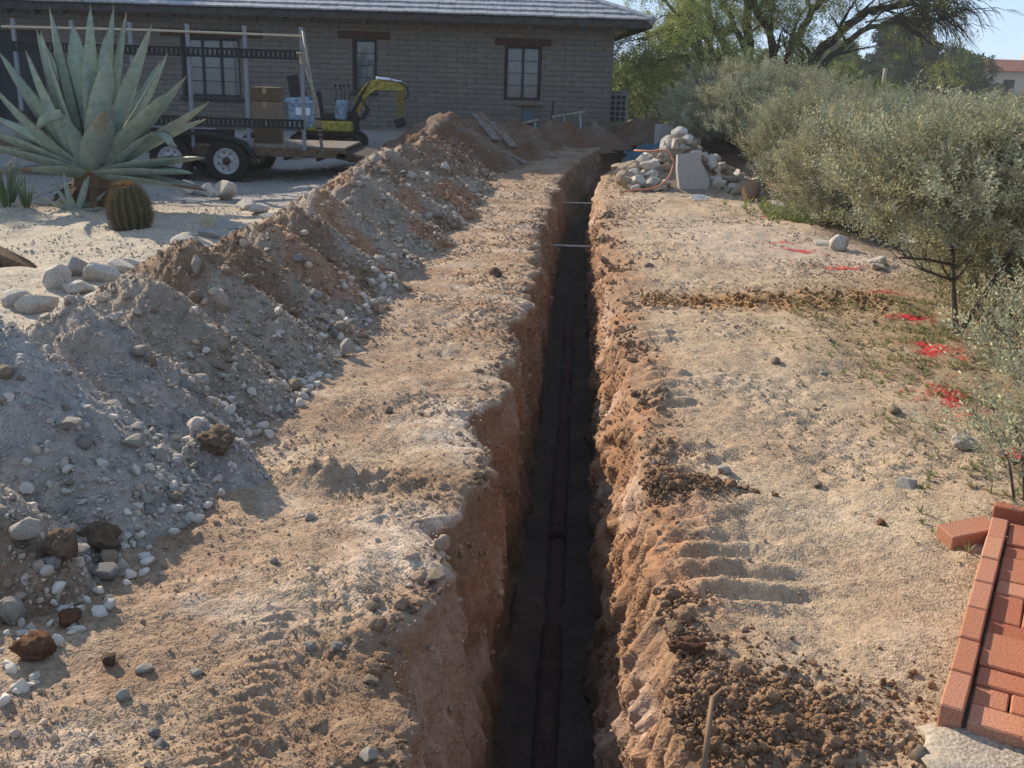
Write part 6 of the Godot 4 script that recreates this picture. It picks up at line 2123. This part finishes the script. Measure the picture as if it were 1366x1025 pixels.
	M.bottle = mat(Color(0.75, 0.88, 0.97, 0.35), 0.08, {"transparency": BaseMaterial3D.TRANSPARENCY_ALPHA})
	M.root = mat(lin(0.20, 0.13, 0.08), 0.9)
	M.tarp = triplanar(mat(Color.WHITE, 0.6, {}), fine, 1.0)
	M.tarp.albedo_color = lin(0.035, 0.10, 0.14)
	M.red_paint = mat(lin(0.60, 0.045, 0.05), 0.95, {"vertex_color_use_as_albedo": true, "transparency": BaseMaterial3D.TRANSPARENCY_ALPHA})
	M.far_wall = mat(lin(0.60, 0.50, 0.42), 0.9)
	M.far_roof = triplanar(mat(lin(0.34, 0.14, 0.10), 0.9), stain, 0.5)
	M.leaf_grey = mat(Color.WHITE, 0.8, {"vertex_color_use_as_albedo": true, "backlight_enabled": true, "backlight": Color(0.5, 0.5, 0.5)})
	M.leaf_green = mat(Color.WHITE, 0.7, {"vertex_color_use_as_albedo": true, "backlight_enabled": true, "backlight": Color(0.8, 0.8, 0.8)})
	M.grass_dark = mat(lin(0.10, 0.15, 0.05), 0.8, {"backlight_enabled": true, "backlight": Color(0.3, 0.3, 0.3)})
	M.dry_grass = mat(lin(0.46, 0.38, 0.18), 0.9, {"backlight_enabled": true, "backlight": Color(0.3, 0.3, 0.3)})
	M.bark_grey = triplanar(mat(lin(0.17, 0.145, 0.12), 0.95), stain, 3.0, fine_bump, 0.4, false)
	M.bark_dark = triplanar(mat(lin(0.075, 0.058, 0.045), 0.95), stain, 1.2, fine_bump, 1.0, false)
	M.agave = triplanar(mat(Color.WHITE, 0.55, {"vertex_color_use_as_albedo": true, "metallic_specular": 0.4}), mixed(512, [[noise(31, 0.01, 4), 1.0], [noise(32, 0.06, 3), 0.3]], 0.78, 1.12), 2.0, null, 0.0, false)
	M.dead_leaf = triplanar(mat(lin(0.20, 0.12, 0.07), 0.95), stain, 3.0, null, 0.0, false)
	M.cactus = triplanar(mat(lin(0.06, 0.07, 0.03), 0.85), fine, 4.0, null, 0.0, false)
	M.far_cactus = mat(lin(0.16, 0.2, 0.1), 0.9)

	# shared leaf and stone shapes
	M.sprigs = [sprig(1, 0.13, 13, 0.036, 0.011, 0.7), sprig(2, 0.15, 15, 0.032, 0.010, 0.85)]
	M.twig = twig_mesh(0.18, 0.0022)
	M.spray = sprig(5, 0.42, 24, 0.085, 0.017, 0.75, 0.9)
	M.clump = sprig(6, 0.16, 14, 0.11, 0.05, 0.95)
	for k in 3:
		var pool := []
		for j in 6: pool.append(rock_mesh(40 + k * 10 + j, k, 3 if k == 2 else 2))
		rocks.append(pool)
	for k in 3: pebble_mesh.append(rock_mesh(90 + k, [0, 2, 0][k], 1))
	for k in 2: pebble_mesh.append(rock_mesh(95 + k, 2, 2))


# ---------------------------------------------------------------- the scene

func _ready() -> void:
	rng.seed = 20240611
	var cam := Camera3D.new()
	cam.name = "camera"
	cam.fov = 41.0
	cam.near = 0.05
	cam.far = 9000.0
	cam.transform = Transform3D(Basis(Vector3.RIGHT, deg_to_rad(-16.8)) * Basis(Vector3.BACK, deg_to_rad(1.8)), Vector3(0, 1.65, 0))
	add_child(cam)
	cam.current = true
	var env := Environment.new()
	env.background_mode = Environment.BG_SKY
	var sm := ProceduralSkyMaterial.new()
	sm.sky_top_color = lin(0.22, 0.31, 0.46)
	sm.sky_horizon_color = lin(0.47, 0.63, 0.82)
	sm.sky_curve = 0.12
	sm.ground_bottom_color = lin(0.20, 0.16, 0.12)
	sm.ground_horizon_color = lin(0.42, 0.44, 0.44)
	sm.sun_angle_max = 30.0
	var sky := Sky.new()
	sky.sky_material = sm
	env.sky = sky
	env.tonemap_mode = Environment.TONE_MAPPER_LINEAR
	env.tonemap_exposure = 1.58
	env.fog_enabled = true
	env.fog_density = 0.0011
	env.fog_light_color = Color(0.86, 0.88, 0.90)
	env.sdfgi_enabled = true
	env.ssao_enabled = true
	env.ssil_enabled = true
	var we := WorldEnvironment.new()
	we.name = "world"
	we.environment = env
	add_child(we)
	var sun := DirectionalLight3D.new()
	sun.name = "sun"
	sun.light_energy = 1.6
	sun.light_color = Color(1.0, 0.93, 0.83)
	sun.light_angular_distance = 0.53
	sun.shadow_enabled = true
	sun.sky_mode = DirectionalLight3D.SKY_MODE_LIGHT_ONLY
	add_child(sun)
	sun.look_at_from_position(SUN * 100.0, Vector3.ZERO)

	n_big = noise(1, 0.55, 3)
	n_med = noise(2, 2.1, 3)
	n_small = noise(3, 9.0, 3)
	n_fine = noise(4, 27.0, 2)
	n_cell = noise(5, 7.0, 2, FastNoiseLite.TYPE_CELLULAR)
	n_cell.cellular_return_type = FastNoiseLite.RETURN_DISTANCE
	n_edge = noise(6, 1.0, 2)
	# bucket loads: x, z, height, stretch across, stretch along
	cones = [[-1.72, -3.15, 0.30, 0.95, 0.7], [-1.85, -2.5, 0.20, 0.9, 0.8], [-2.12, -4.0, 0.66, 1.12, 0.66], [-2.05, -4.75, 0.58, 1.15, 0.62], [-1.98, -5.35, 0.60, 1.2, 0.6], [-1.98, -6.15, 0.66, 1.15, 0.62], [-1.84, -6.75, 0.58, 1.2, 0.6], [-1.80, -7.4, 0.61, 1.15, 0.6],
		[-1.76, -8.2, 0.60, 1.2, 0.66], [-1.74, -9.2, 0.63, 1.15, 0.7], [-1.67, -10.5, 0.66, 1.15, 0.85], [-1.66, -11.7, 0.68, 1.2, 0.9], [-1.62, -12.7, 0.74, 1.15, 0.9], [-1.52, -14.0, 0.72, 1.1, 0.9], [-1.42, -15.2, 0.72, 1.1, 1.0], [-1.40, -16.8, 0.62, 1.2, 1.1], [-2.6, -3.4, 0.55, 1.1, 0.9], [-1.25, -4.05, 0.20, 0.8, 0.5]]
	mounds = [[-1.3, -18.3, 0.78, 1.2, 1.0], [-0.75, -19.3, 0.62, 1.3, 1.0], [-0.1, -20.0, 0.42, 1.5, 1.0], [0.8, -20.5, 0.38, 1.5, 0.9], [1.5, -20.8, 0.30, 1.3, 0.8], [2.6, -21.6, 0.42, 1.6, 0.9], [3.6, -21.4, 0.40, 1.6, 0.9], [4.8, -21.0, 0.34, 1.5, 1.0], [0.2, -18.9, 0.16, 1.5, 0.8]]
	build_materials()
	build_ground()
	build_heaps()
	build_house()
	build_hedge()
	build_trees()
	build_trailer()
	build_digger()
	build_bricks()
	build_agaves()
	build_cactus()
	build_stones()
	build_small()
	build_weeds()
	build_gravel()
